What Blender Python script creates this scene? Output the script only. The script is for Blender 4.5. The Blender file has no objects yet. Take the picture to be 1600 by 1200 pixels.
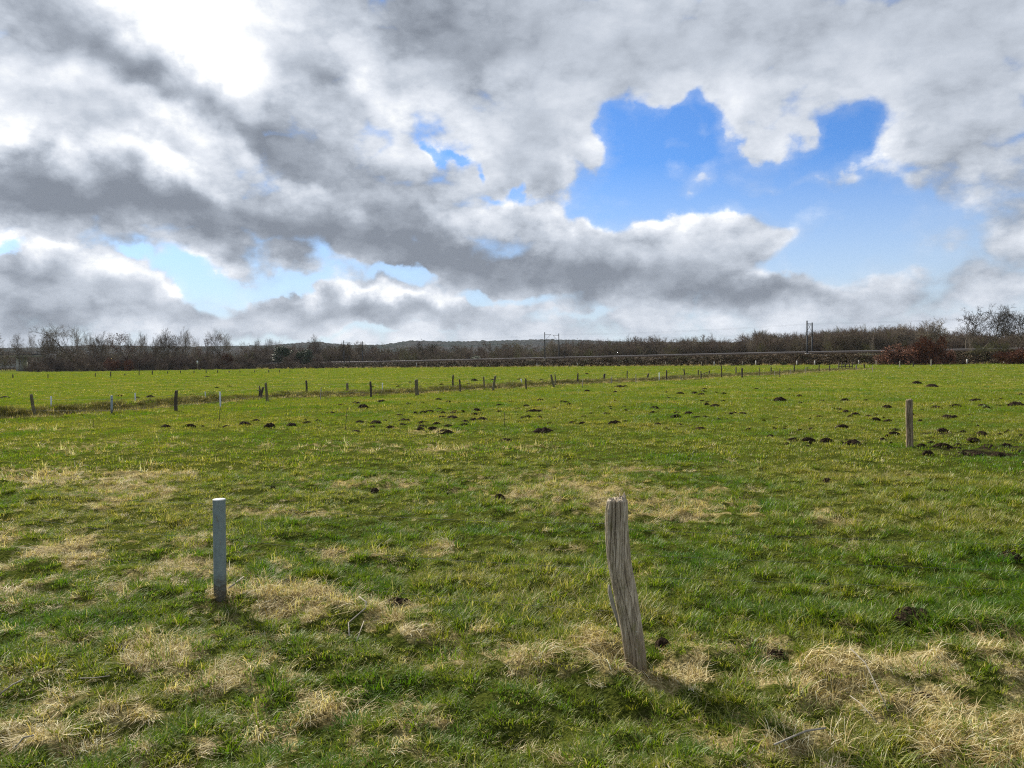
import bpy, bmesh, math, random
import numpy as np
from mathutils import Vector, Matrix
R = math.radians
scn = bpy.context.scene
COL = scn.collection

# ------------------------------------------------------------------ camera
EYE, FPX, PITCH, ROLL = 1.75, 1202.0, 1.72, 0.72
cam = bpy.data.objects.new('camera', bpy.data.cameras.new('camera')); COL.objects.link(cam)
cam.data.sensor_width = 36.0; cam.data.lens = 36.0 * FPX / 1600.0
cam.data.clip_start = 0.05; cam.data.clip_end = 20000
CAMR = Matrix.Rotation(R(90 - PITCH), 3, 'X') @ Matrix.Rotation(-R(ROLL), 3, 'Z')
cam.matrix_world = Matrix.Translation((0, 0, EYE)) @ CAMR.to_4x4()
scn.camera = cam
CR = np.array(CAMR)
def ray(px, py):
    v = CR @ np.array([(px - 800) / FPX, -(py - 600) / FPX, -1.0]); return v
def proj(x, y, z):
    d = np.stack([x, y, z - EYE], -1) @ CR
    return 800 + FPX * d[..., 0] / -d[..., 2], 600 - FPX * d[..., 1] / -d[..., 2]
def flat(px, py, h=0.0):                       # where the view ray meets a level plane
    v = ray(px, py); t = (h - EYE) / v[2]; return v[0] * t, v[1] * t
def at_y(px, py, Y):
    v = ray(px, py); t = Y / v[1]; return v[0] * t, Y, EYE + v[2] * t

# ------------------------------------------------------------------ sky and sun
SUN_AZ, SUN_EL = -38.0, 33.0
scn.view_settings.view_transform = 'Standard'; scn.view_settings.look = 'None'
scn.view_settings.gamma = 1.0; scn.view_settings.exposure = 0.85
sun = bpy.data.objects.new('sun', bpy.data.lights.new('sun', 'SUN')); COL.objects.link(sun)
sun.data.energy = 4.8; sun.data.angle = R(6.0); sun.data.color = (1.0, 0.93, 0.80)
sd = Vector((math.sin(R(SUN_AZ)) * math.cos(R(SUN_EL)), math.cos(R(SUN_AZ)) * math.cos(R(SUN_EL)), math.sin(R(SUN_EL))))
sun.rotation_euler = sd.to_track_quat('Z', 'Y').to_euler()

class NT:                                       # tiny node helper
    def __init__(s, tree): s.t = tree; s.n = tree.nodes; s.l = tree.links
    def node(s, typ, **kw):
        n = s.n.new(typ)
        for k, v in kw.items(): setattr(n, k, v)
        return n
    def put(s, sock, v):
        if isinstance(v, bpy.types.NodeSocket): s.l.new(v, sock)
        elif v is not None: sock.default_value = v
    def math(s, op, a, b=None, c=None, clamp=False):
        n = s.node('ShaderNodeMath', operation=op, use_clamp=clamp)
        for i, v in enumerate((a, b, c)): s.put(n.inputs[i], v)
        return n.outputs[0]
    def vm(s, op, a, b=None):
        n = s.node('ShaderNodeVectorMath', operation=op); s.put(n.inputs[0], a)
        if b is not None: s.put(n.inputs[1], b)
        return n.outputs['Value' if op in ('LENGTH', 'DOT_PRODUCT') else 0]
    def noise(s, vec, scale, detail=4, rough=0.55, dist=0.0, color=False):
        n = s.node('ShaderNodeTexNoise'); s.put(n.inputs['Vector'], vec)
        n.inputs['Scale'].default_value = scale; n.inputs['Detail'].default_value = detail
        n.inputs['Roughness'].default_value = rough; n.inputs['Distortion'].default_value = dist
        return n.outputs['Color' if color else 'Fac']
    def mr(s, v, a, b, c, d, typ='LINEAR'):
        n = s.node('ShaderNodeMapRange', interpolation_type=typ); s.put(n.inputs[0], v)
        for i, x in enumerate((a, b, c, d)): s.put(n.inputs[i + 1], x)
        return n.outputs[0]
    def mix(s, f, a, b, blend='MIX'):
        n = s.node('ShaderNodeMix', data_type='RGBA', blend_type=blend)
        s.put(n.inputs[0], f); s.put(n.inputs[6], a); s.put(n.inputs[7], b); return n.outputs[2]
    def ramp(s, f, stops):
        n = s.node('ShaderNodeValToRGB'); s.put(n.inputs[0], f); e = n.color_ramp.elements
        while len(e) < len(stops): e.new(0.5)
        for k, (p, c) in zip(e, stops): k.position = p; k.color = (*c, 1)
        return n.outputs[0]

def azel(px, py):
    v = ray(px, py); return math.degrees(math.atan2(v[0], v[1])), math.degrees(math.atan2(v[2], math.hypot(v[0], v[1])))
# cloud layout: (px, py, rx, ry, clockwise tilt in degrees, amount); turned into azimuth and elevation below
HOLES = [(1005,230,105,72,0,-1.3),(1180,290,170,84,0,-1.45),(1335,215,60,44,0,-1.35),(1060,230,60,50,0,-.8),(1378,345,86,66,0,-1.35),(1270,402,110,40,0,-1.2),
 (1065,165,58,28,0,-1.0),(915,325,85,48,0,-1.1),(955,185,70,22,-18,-.9),(682,232,26,9,35,-.9),(722,280,22,8,40,-.8),(775,325,42,10,20,-.8),(300,420,84,20,10,-1.0),(430,442,110,20,6,-1.1),
 (200,396,34,13,20,-.7),(600,436,110,13,10,-1.05),(770,472,100,11,5,-.9),(305,448,48,14,0,-.6),(20,375,46,12,0,-1.0),(1450,400,50,26,0,-.6),(340,470,44,14,0,-.7),
 (900,498,130,9,2,-.55),(560,514,220,7,0,-.5),(1380,487,130,11,0,-.3),(1390,60,24,18,0,-.35),
 (1050,345,44,40,0,1.1),(1125,372,72,42,0,1.0),(1200,345,60,24,0,.62),(1120,325,26,16,0,.4),(930,388,84,30,5,1.0),(1320,268,44,22,10,1.0),(1180,274,34,10,10,.75),(1086,262,16,18,0,.95),(1250,262,50,8,-8,.5),
 (1058,190,16,30,15,.8),(1140,165,40,30,0,.8),(1110,195,16,26,-20,.5),(905,230,40,34,20,1.1),(815,285,54,44,10,1.0),(1165,222,22,22,0,.8),(850,200,56,36,0,.7),(820,350,50,16,0,.7),(1290,195,30,16,0,.5),(1045,140,20,14,0,.4),
 (560,482,180,26,3,1.1),(235,452,64,30,20,1.0),(120,440,110,56,10,1.0),(375,487,20,12,0,1.1),(700,425,140,24,6,.8),(1000,420,180,48,5,.9),(1210,452,60,26,0,.8),(460,472,56,18,8,.9),(30,420,60,20,0,.5),(320,50,170,110,0,.9),(230,300,200,60,10,.6),(60,120,120,120,0,.5),(800,80,200,70,0,.4),(460,190,130,80,20,.6),(100,100,150,90,0,.4),(660,120,160,70,0,.4),(1480,200,60,90,0,.5),(1240,90,160,50,0,.5),(1000,60,200,50,0,.4),(1220,190,60,22,0,.4),(1450,60,150,60,0,.5),(560,330,160,60,10,.4)]
LIGHT = [(110,62,150,62,22,-.50),(200,100,60,55,0,-.3),(20,40,90,60,0,-.2),(60,150,120,34,12,-.3),(20,270,60,40,0,-.2),(350,205,170,36,27,-.50),(500,250,130,36,27,-.38),(505,135,85,36,35,-.34),(130,200,110,26,18,-.28),
 (110,300,160,56,8,-.46),(300,335,210,46,14,-.40),(500,378,210,42,12,-.40),(700,370,180,60,10,-.25),(800,425,230,38,8,-.42),(1000,440,190,32,4,-.38),(1200,462,110,26,0,-.40),(640,30,160,60,10,-.2),(760,40,200,70,0,-.22),
 (600,490,190,18,3,-.42),(60,450,130,50,10,-.28),(240,470,70,24,20,-.3),(450,470,60,14,8,-.24),(90,500,220,22,0,-.25),(1500,100,260,130,0,-.13),(1520,270,150,90,20,-.17),(830,215,60,44,0,-.20),(820,295,40,26,0,-.2),(1180,30,300,70,0,-.14),(1430,440,240,50,0,-.22),(1100,400,80,30,0,-.12),(40,500,90,34,0,-.15),(1000,90,250,60,0,-.12),
 (300,70,110,60,35,.34),(240,170,150,26,22,.50),(950,80,240,70,0,.10),(1250,60,260,60,0,-.04),(1260,130,190,50,0,.10),(1420,230,60,80,0,.08),(330,400,100,10,5,.2),(100,388,90,12,15,.25),(640,470,130,10,5,.22),(260,435,40,8,10,.25),(1330,440,160,12,0,.12),(330,120,120,40,35,.3),(200,235,210,26,22,.50),(60,225,120,26,5,.40),(20,350,56,22,10,.70),(420,110,60,90,20,.12),(350,20,140,30,0,.16),(420,270,120,16,28,.3),(560,90,50,90,0,.14),(640,160,90,60,0,.15),(60,120,70,16,0,.2),
 (1040,335,46,20,-20,.38),(930,360,70,16,-5,.30),(1235,322,40,12,-10,.2),(910,215,34,30,40,.22),(850,280,24,30,0,.25),(1110,320,60,16,0,.2),(560,460,140,10,5,.25),(1130,170,40,40,0,.18),(1420,210,30,60,-15,.15),(820,340,100,16,10,.3),(130,410,120,20,15,.25),(700,345,110,14,20,.2),(1160,425,36,12,0,.3)]

def cloud_sum(k, P1, P2, blobs, lo, hi):                # sum of soft tilted ellipses over the sky directions
    acc = 0.0
    for px, py, rx, ry, tilt, amp in blobs:
        a, e = azel(px, py); s = 57.3 / FPX; ca = math.cos(R(a)); c, n = math.cos(R(tilt)), math.sin(R(tilt))
        sx, sy = rx * s * ca * ca * .931, ry * s * ca * .931
        reach = 2.7 * math.hypot(sx * c, sy * n) + 3.0
        if a + reach < lo or a - reach > hi: continue      # too far from this sector of the sky to matter
        A = c * c / sx ** 2 + n * n / sy ** 2; B = n * n / sx ** 2 + c * c / sy ** 2; H = 2 * (-c * n / sx ** 2 + c * n / sy ** 2)
        d1 = k.vm('DOT_PRODUCT', P1, (-A, -H, -B))
        d2 = k.vm('DOT_PRODUCT', P2, (2 * A * a + H * e, 2 * B * e + H * a, -(A * a * a + H * a * e + B * e * e)))
        acc = k.math('MULTIPLY_ADD', k.math('EXPONENT', k.math('ADD', d1, d2)), amp, acc)
    return acc

w = bpy.data.worlds.new('World'); scn.world = w; w.use_nodes = True
k = NT(w.node_tree); k.n.clear()
geo = k.node('ShaderNodeTexCoord'); D = geo.outputs['Generated']
sep = k.node('ShaderNodeSeparateXYZ'); k.put(sep.inputs[0], D)
DX, DY, DZ = sep.outputs
az = k.math('DEGREES', k.math('ARCTAN2', DX, DY)); el = k.math('DEGREES', k.math('ARCSINE', DZ))
ae = k.node('ShaderNodeCombineXYZ'); k.put(ae.inputs[0], az); k.put(ae.inputs[1], el)
def warp(vec, scale, amt, detail=3):
    c = k.noise(D, scale, detail, 0.6, color=True)
    c = k.vm('MULTIPLY', k.vm('SUBTRACT', c, (0.5, 0.5, 0.5)), (amt, amt * 0.75, 0)); return k.vm('ADD', vec, c)
AE = warp(warp(ae.outputs[0], 5.5, 9.0), 22, 3.2, 5)
squash = k.vm('MULTIPLY', D, (1, 1, 1.7))
def tilted(off):                                # cloud texture, sampled a little towards the sun as well
    return k.vm('ADD', squash, off)
def puff(vec):
    return k.math('ADD', k.math('MULTIPLY', k.noise(vec, 5.0, 5, 0.5), 0.62), k.math('MULTIPLY', k.noise(vec, 17.0, 5, 0.66), 0.38))
n0 = puff(squash); n1 = puff(k.vm('ADD', squash, (-0.017, 0.004, 0.026)))
v_ = k.node('ShaderNodeTexVoronoi', feature='F1'); k.put(v_.inputs['Vector'], k.vm('ADD', squash, k.vm('MULTIPLY', k.noise(D, 12, 2, .5, color=True), (.10, .10, .10)))); v_.inputs['Scale'].default_value = 13.0; v_.inputs['Detail'].default_value = 1.0; v_.inputs['Roughness'].default_value = .5
billow = k.math('SUBTRACT', 0.42, v_.outputs['Distance'])
def quad(v):
    s_ = k.node('ShaderNodeSeparateXYZ'); k.put(s_.inputs[0], v); x, y = s_.outputs[0], s_.outputs[1]
    p, q = k.node('ShaderNodeCombineXYZ'), k.node('ShaderNodeCombineXYZ')
    for i, t in enumerate((k.math('MULTIPLY', x, x), k.math('MULTIPLY', x, y), k.math('MULTIPLY', y, y))): k.put(p.inputs[i], t)
    for i, t in enumerate((x, y, 1.0)): k.put(q.inputs[i], t)
    return p.outputs[0], q.outputs[0]
P1, P2 = quad(AE)
front = k.mr(DY, 0.0, 0.35, 0, 1)
STR = 0.10
glow = k.mr(k.vm('DOT_PRODUCT', D, tuple(sd)), 0.90, 1.0, 0, 0.22, 'SMOOTHSTEP')   # cloud round the hidden sun glows
horizon = k.mr(el, 0.0, 6.0, 0.40, 0.0)
calm = k.math('SUBTRACT', 1.0, k.math('MULTIPLY', k.mr(el, 9.0, 17.0, 0.0, 0.40, 'SMOOTHSTEP'), k.mr(az, -6.0, 6.0, 0.35, 1.0, 'SMOOTHSTEP')))   # high layered cloud is smoother
d01 = k.math('MULTIPLY', k.math('SUBTRACT', n0, n1), calm); billow_s = k.math('MULTIPLY', billow, calm); dn = k.math('SUBTRACT', n0, 0.5)
sky = k.node('ShaderNodeTexSky', sky_type='NISHITA', sun_disc=False)
sky.sun_elevation = R(SUN_EL); sky.sun_rotation = R(SUN_AZ); sky.dust_density = 0.6; sky.ozone_density = 2.5; sky.altitude = 0
S = k.vm('MULTIPLY', sky.outputs[0], (0.285, 0.50, 0.80))
S = k.mix(k.mr(el, 1.0, 14.0, 0.85, 0.0), S, (4.1, 4.6, 4.95, 1))
def sector(lo, hi):
    hole = cloud_sum(k, P1, P2, HOLES, lo, hi) if lo is not None else 0.0
    lite = cloud_sum(k, P1, P2, LIGHT, lo, hi) if lo is not None else 0.0
    cover = k.math('ADD', k.math('ADD', 0.86, k.math('MULTIPLY', hole, front)), k.math('ADD', k.math('MULTIPLY', dn, 2.7), k.math('MULTIPLY', billow, 1.0)))
    alpha = k.math('MAXIMUM', k.mr(cover, -0.20, 0.55, 0, 1, 'SMOOTHSTEP'), k.mr(k.math('ADD', cover, k.math('MULTIPLY', dn, 3.0)), -0.7, 0.6, 0, 0.30))
    relief = k.math('MULTIPLY', d01, k.mr(cover, 0.2, 1.1, 2.8, 1.6))
    thin = k.mr(cover, 0.1, 0.8, 0.10, 0.0)
    br = k.math('ADD', 0.66, k.math('MULTIPLY', lite, front))
    for t in (relief, thin, k.math('MULTIPLY', billow_s, k.mr(cover, 0.3, 1.1, 0.50, 0.18)), k.math('MULTIPLY', dn, -0.5), glow): br = k.math('ADD', br, t)
    br = k.math('ADD', br, k.math('MULTIPLY', horizon, k.math('SUBTRACT', 0.76, br)))
    cloud = k.ramp(br, [(0.0, (.228, .258, .31)), (0.25, (.345, .385, .45)), (0.5, (.54, .59, .67)), (0.75, (.78, .82, .89)), (1.0, (1.15, 1.15, 1.10))])
    full = k.mix(alpha, S, k.vm('MULTIPLY', cloud, (0.58 / STR,) * 3))
    full = k.mix(k.mr(el, -0.6, -0.1, 1, 0), full, (0.9, 1.1, 0.5, 1))
    bg = k.node('ShaderNodeBackground'); k.put(bg.inputs[0], full); bg.inputs[1].default_value = STR
    return bg.outputs[0]
def either(f, a, b):
    m = k.node('ShaderNodeMixShader'); k.put(m.inputs[0], f); k.l.new(a, m.inputs[1]); k.l.new(b, m.inputs[2]); return m.outputs[0]
CUT = [-16, 0, 14]
sec = [sector(-90, CUT[0]), sector(CUT[0], CUT[1]), sector(CUT[1], CUT[2]), sector(CUT[2], 90)]
left = either(k.math('GREATER_THAN', az, CUT[0]), sec[0], sec[1]); right = either(k.math('GREATER_THAN', az, CUT[2]), sec[2], sec[3])
ahead = either(k.math('GREATER_THAN', az, CUT[1]), left, right)
rest = k.math('MAXIMUM', k.math('LESS_THAN', DY, 0.0), k.math('LESS_THAN', el, -0.7))
bgout = either(rest, ahead, sector(None, None))
out = k.node('ShaderNodeOutputWorld'); k.l.new(bgout, out.inputs[0])
try: w.cycles.sampling_method = 'MANUAL'; w.cycles.sample_map_resolution = 512
except Exception: pass

# ------------------------------------------------------------------ helpers
def perlin(x, y, seed=0):
    x = np.asarray(x, float); y = np.asarray(y, float)
    xi = np.floor(x).astype(np.int64); yi = np.floor(y).astype(np.int64); xf = x - xi; yf = y - yi
    def g(ix, iy, fx, fy):
        h = (ix * 374761393 + iy * 668265263 + seed * 974634777) & 0xffffffff
        h = ((h ^ (h >> 13)) * 1274126177) & 0xffffffff; h = h ^ (h >> 16)
        a = (h & 0xffff) / 65536.0 * 2 * math.pi
        return np.cos(a) * fx + np.sin(a) * fy
    u = xf * xf * xf * (xf * (xf * 6 - 15) + 10); v = yf * yf * yf * (yf * (yf * 6 - 15) + 10)
    a = g(xi, yi, xf, yf); b = g(xi + 1, yi, xf - 1, yf); c = g(xi, yi + 1, xf, yf - 1); d = g(xi + 1, yi + 1, xf - 1, yf - 1)
    return ((a + (b - a) * u) * (1 - v) + (c + (d - c) * u) * v) * 1.5
def fbm(x, y, seed=0, octs=3):
    r = 0; a = 1.0; t = 0
    for i in range(octs): r = r + a * perlin(x * 2 ** i, y * 2 ** i, seed + i * 17); t += a; a *= 0.5
    return r / t
def smooth(a, b, x):
    t = np.clip((x - a) / (b - a), 0, 1); return t * t * (3 - 2 * t)

def principled(name, rough=0.8, spec=0.3):
    m = bpy.data.materials.new(name); m.use_nodes = True; k = NT(m.node_tree)
    b = k.n['Principled BSDF']; b.inputs['Roughness'].default_value = rough
    b.inputs['Specular IOR Level'].default_value = spec; return m, k, b
def pos(k): return k.node('ShaderNodeNewGeometry').outputs['Position']
def objc(k): return k.node('ShaderNodeTexCoord').outputs['Object']
def bump(k, b, h, strength=0.5, dist=0.01):
    n = k.node('ShaderNodeBump'); n.inputs['Strength'].default_value = strength; n.inputs['Distance'].default_value = dist
    k.put(n.inputs['Height'], h); k.l.new(n.outputs[0], b.inputs['Normal'])

def mesh_from(name, v, faces, mat, smooth_=False, attrs=None):
    me = bpy.data.meshes.new(name); v = np.asarray(v, np.float32)
    if isinstance(faces, np.ndarray): groups = [faces]
    else: groups = faces
    groups = [np.asarray(g, np.int32) for g in groups if len(g)]
    me.vertices.add(len(v)); me.vertices.foreach_set('co', v.ravel())
    nl = sum(g.size for g in groups); nf = sum(len(g) for g in groups)
    me.loops.add(nl); me.polygons.add(nf)
    me.loops.foreach_set('vertex_index', np.concatenate([g.ravel() for g in groups]))
    tot = np.concatenate([np.full(len(g), g.shape[1]) for g in groups]); st = np.concatenate([[0], np.cumsum(tot)[:-1]])
    me.polygons.foreach_set('loop_start', st.astype(np.int32)); me.polygons.foreach_set('loop_total', tot.astype(np.int32))
    if smooth_: me.polygons.foreach_set('use_smooth', np.ones(nf, bool))
    for an, (t, dom, dat) in (attrs or {}).items():
        a = me.attributes.new(an, t, dom)
        a.data.foreach_set('vector' if t == 'FLOAT_VECTOR' else 'value', np.asarray(dat).ravel())
    me.update(calc_edges=True); me.validate()
    if mat: me.materials.append(mat)
    return me
def put(name, me, parent=None, loc=(0, 0, 0)):
    o = bpy.data.objects.new(name, me); COL.objects.link(o); o.location = loc
    if parent: o.parent = parent
    return o
def tag(o, label=None, cat=None, group=None, kind=None):
    if label: o['label'] = label
    if cat: o['category'] = cat
    if group: o['group'] = group
    if kind: o['kind'] = kind
    return o
def empty(name, loc=(0, 0, 0)):
    o = bpy.data.objects.new(name, None); COL.objects.link(o); o.location = loc; o.empty_display_size = 0.3; return o
def copy_tree(root, loc, rz=0, s=1.0):
    r = root.copy(); COL.objects.link(r); r.location = loc; r.rotation_euler = (0, 0, rz)
    r.scale = (s, s, s) if not isinstance(s, tuple) else s
    for c in root.children:
        d = c.copy(); COL.objects.link(d); d.parent = r
    return r
class MB:                                       # collects tubes and boxes into one mesh
    def __init__(s): s.v = []; s.q = []; s.t = []
    def tube(s, pts, rad, n=8, cap=True):
        pts = [Vector(p) for p in pts]; base = len(s.v); up = Vector((0, 0, 1)); x = None
        for i, p in enumerate(pts):
            d = (pts[min(i + 1, len(pts) - 1)] - pts[max(i - 1, 0)]).normalized()
            if x is None: x = d.cross(up if abs(d.z) < 0.95 else Vector((1, 0, 0))).normalized()
            else: x = (x - d * x.dot(d)).normalized()
            y = d.cross(x); r = rad[i] if hasattr(rad, '__len__') else rad
            for j in range(n):
                a = 2 * math.pi * j / n; s.v.append(p + (x * math.cos(a) + y * math.sin(a)) * r)
        for i in range(len(pts) - 1):
            for j in range(n):
                a = base + i * n + j; b = base + i * n + (j + 1) % n; s.q.append((a, b, b + n, a + n))
        if cap:
            for e, fl in ((0, True), (len(pts) - 1, False)):
                c = len(s.v); s.v.append(pts[e])
                for j in range(n):
                    a = base + e * n + j; b = base + e * n + (j + 1) % n; s.t.append((b, a, c) if fl else (a, b, c))
    def box(s, lo, hi, M=None):
        b = len(s.v)
        for z in (lo[2], hi[2]):
            for x, y in ((lo[0], lo[1]), (hi[0], lo[1]), (hi[0], hi[1]), (lo[0], hi[1])):
                p = Vector((x, y, z)); s.v.append(M @ p if M else p)
        for f in ((3, 2, 1, 0), (4, 5, 6, 7), (0, 1, 5, 4), (1, 2, 6, 5), (2, 3, 7, 6), (3, 0, 4, 7)): s.q.append(tuple(b + i for i in f))
    def mesh(s, name, mat, sm=False): return mesh_from(name, [tuple(p) for p in s.v], [np.array(s.q).reshape(-1, 4), np.array(s.t).reshape(-1, 3)], mat, sm)

# ------------------------------------------------------------------ ground
def line_of(pts):                               # photo points on the ground -> polyline in metres
    return np.array([flat(*p) for p in pts])
def dist_line(x, y, L):
    best = np.full(np.shape(x), 1e9); side = np.zeros(np.shape(x)); par = np.zeros(np.shape(x)); acc = 0
    for (ax, ay), (bx, by) in zip(L[:-1], L[1:]):
        dx, dy = bx - ax, by - ay; ln = math.hypot(dx, dy); t = np.clip(((x - ax) * dx + (y - ay) * dy) / ln ** 2, 0, 1)
        ex, ey = x - ax - t * dx, y - ay - t * dy; d = np.hypot(ex, ey); sd_ = np.sign(dx * ey - dy * ex)
        m = d < best; best = np.where(m, d, best); side = np.where(m, sd_, side); par = np.where(m, acc + t * ln, par); acc += ln
    return best, side, par
DITCH = line_of([(-260, 665), (-60, 659), (60, 653), (180, 645), (275, 637), (350, 632), (420, 624), (500, 622), (580, 619), (650, 616), (720, 612), (800, 608), (870, 603), (960, 599), (1050, 595), (1130, 590), (1210, 586.5), (1300, 580), (1370, 577)])
RAIL_A, RAIL_B = (-420.0, 231 + .79 * 420), (330.0, 231 - .79 * 330)      # the railway line in plan
RU = np.array([RAIL_B[0] - RAIL_A[0], RAIL_B[1] - RAIL_A[1]]); RU /= np.hypot(*RU); RN = np.array([-RU[1], RU[0]])   # along, and away from the camera
def rail_pt(s, off=0.0): return RAIL_A[0] + RU[0] * s + RN[0] * off, RAIL_A[1] + RU[1] * s + RN[1] * off
def rail_h(s):
    x, _ = rail_pt(s); return float(np.interp(x, [-300, -44, 61, 200], [1.7, 2.15, 2.95, 3.0]))
# where dry grass grows: (px, py, half width, half depth, amount) in the photo, carried to the field itself
STRAW = [(90,745,100,12,.6),(190,768,60,18,.75),(870,768,110,20,.85),(600,755,110,10,.45),(1030,792,120,18,.85),(690,862,26,8,.8),(1300,810,50,12,.6),(520,875,60,10,.55),(60,860,110,26,.55),
 (310,850,32,10,.8),(300,905,110,24,.5),(120,925,140,20,.4),(410,932,70,18,1.0),(480,948,50,14,1.0),(565,968,70,18,.9),(640,992,40,16,.8),(240,1025,75,20,.95),(335,1065,80,22,.6),(80,1130,120,46,.4),(330,1150,180,44,.4),(380,1060,60,24,.7),
 (740,1005,55,16,.6),(830,1040,90,20,.75),(935,1024,52,30,1.0),(1090,1045,52,30,.95),(1320,1065,85,32,1.0),(1200,1015,40,20,.6),(1545,1040,90,50,.85),(1480,1130,180,60,.65),(1250,1160,110,50,.55),(620,1145,70,30,.4),(540,1110,50,20,.4),(1010,892,16,6,.8),(1160,800,50,12,.5),
 (720,700,240,9,.30),(150,700,160,10,.25),(690,675,70,3,.4),(60,670,90,3,.4),(940,860,60,8,.3),(1330,850,20,6,.5),(180,1000,140,20,.35),(770,1030,80,18,.8),(1020,1052,40,14,.8),(1180,1065,70,16,.7),(1425,1040,60,18,.75),(1500,1085,120,26,.8),(1560,1170,80,30,.7),(430,800,80,6,.5),(1090,770,90,7,.6),(240,745,70,6,.6),(960,735,120,5,.5),(480,1010,60,16,.5)]
GREEN = [(1500,900,260,90,.8),(820,940,220,60,.6),(1000,1110,130,40,.6),(1180,920,50,26,.7),(620,930,80,30,.6),(360,1130,60,20,.3),(640,1080,70,20,.4),(1100,1160,120,40,.4)]
def zone(x, y, Z):
    px, py = proj(x, y, np.zeros_like(x)); r = np.zeros_like(px)
    ok = y > 0.5
    for cx, cy, rx, ry, a in Z:
        q = ((px - cx) / (rx * 1.15)) ** 2 + ((py - cy) / (ry * 1.25)) ** 2
        r = np.maximum(r, np.where(ok, a * np.exp(-q * 1.1), 0))
    return r
def straw_amount(x, y):
    z = zone(x, y, STRAW); n = fbm(x * 2.2, y * 2.2, 5, 3) * 0.9 + fbm(x * 7, y * 7, 9, 2) * 0.75
    px, py = proj(x, y, np.zeros_like(x)); lf = 1 - .7 * smooth(450, 950, px) * (1 - .8 * smooth(1080, 1160, py))
    return np.clip(z * (1.15 + 2.1 * n) + (0.13 + 0.55 * n) * lf * np.where(y > .5, 1, .5) * (1 - .6 * smooth(14, 30, np.hypot(x, y))), 0, 1)
MUD_HOLLOWS = [(1540,702,110,10,1),(1480,680,60,6,.8),(1290,690,80,5,.7),(1000,1115,50,22,.9),(1210,1028,26,12,.9),(620,946,36,9,.9),(1440,1100,34,14,.9),(1400,760,200,6,.35),(1100,665,200,8,.35),(850,672,80,6,.3)]  # mud round the field post; near entries lay dark colour in hollows
def mud_hollow_amount(x, y): return np.clip(zone(x, y, MUD_HOLLOWS) * (.9 + 2.2 * (fbm(x * 1.6, y * 1.6, 61, 3))), 0, 1)
HUMPS = [(445,940,100,12,.07),(560,968,60,12,.08),(640,992,40,12,.06),(935,1020,50,20,.07),(850,1035,70,16,.05),(1090,1040,45,20,.08),(1310,1060,80,22,.08),(240,1025,70,14,.06),(1545,1040,80,34,.05),(985,1112,60,16,-.14),(1300,1095,30,14,-.10),(590,945,40,12,-.06),(870,770,100,16,.03),(1440,1095,36,14,-.05),(340,1075,60,14,.04),(1210,1030,30,10,-.07)]
def height(x, y):
    x = np.asarray(x, float); y = np.asarray(y, float); d = np.hypot(x, y)
    f1 = 1 / (1 + (d / 30) ** 2)
    h = 0.035 * fbm(x * 0.9, y * 0.9, 1, 3) * (0.3 + 0.7 * f1) + 0.085 * fbm(x * 2.7, y * 2.7, 2, 2) * (.25 + .75 * f1) + 0.028 * perlin(x * 7.5, y * 7.5, 21) * f1 + 0.10 * fbm(x * .06, y * .06, 3, 2) * smooth(8, 40, d) * (1 - smooth(60, 160, d))
    px, py = proj(x, y, np.zeros_like(x))
    for cx, cy, rx, ry, a in HUMPS:
        h = h + np.where(y > 0.5, a * np.exp(-((px - cx) / (rx * 1.1)) ** 2 - ((py - cy) / (ry * 1.4)) ** 2), 0)
    dd, sd_, par = dist_line(x, y, DITCH)
    sgn = dd * sd_ + 0.35 * perlin(par * .18, par * 0 + 3.3, 8)
    depth = (0.40 + 0.16 * perlin(par * .3, par * 0, 6)) * (1 - smooth(60, 105, np.hypot(x, y)) * .6)
    h = h - depth * np.exp(-((sgn - 1.5) / 0.65) ** 2) + 0.16 * np.exp(-((sgn - 3.0) / 0.9) ** 2) + 0.06 * np.exp(-((sgn) / 0.8) ** 2)
    h = h + 0.09 * np.exp(-((sgn - 2.2) / 1.6) ** 2) * perlin(x * 1.3, y * 1.3, 12)
    s = (x - RAIL_A[0]) * RN[0] + (y - RAIL_A[1]) * RN[1]
    return h - 0.6 * smooth(20, 60, s)
HZ = lambda x, y: float(height(np.array([x]), np.array([y]))[0])
def ground_at(px, py):                          # photo point -> point on the real ground
    h = 0.0
    for _ in range(6): x, y = flat(px, py, h); h = 0.5 * h + 0.5 * HZ(x, y)
    return x, y, HZ(x, y)

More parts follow.
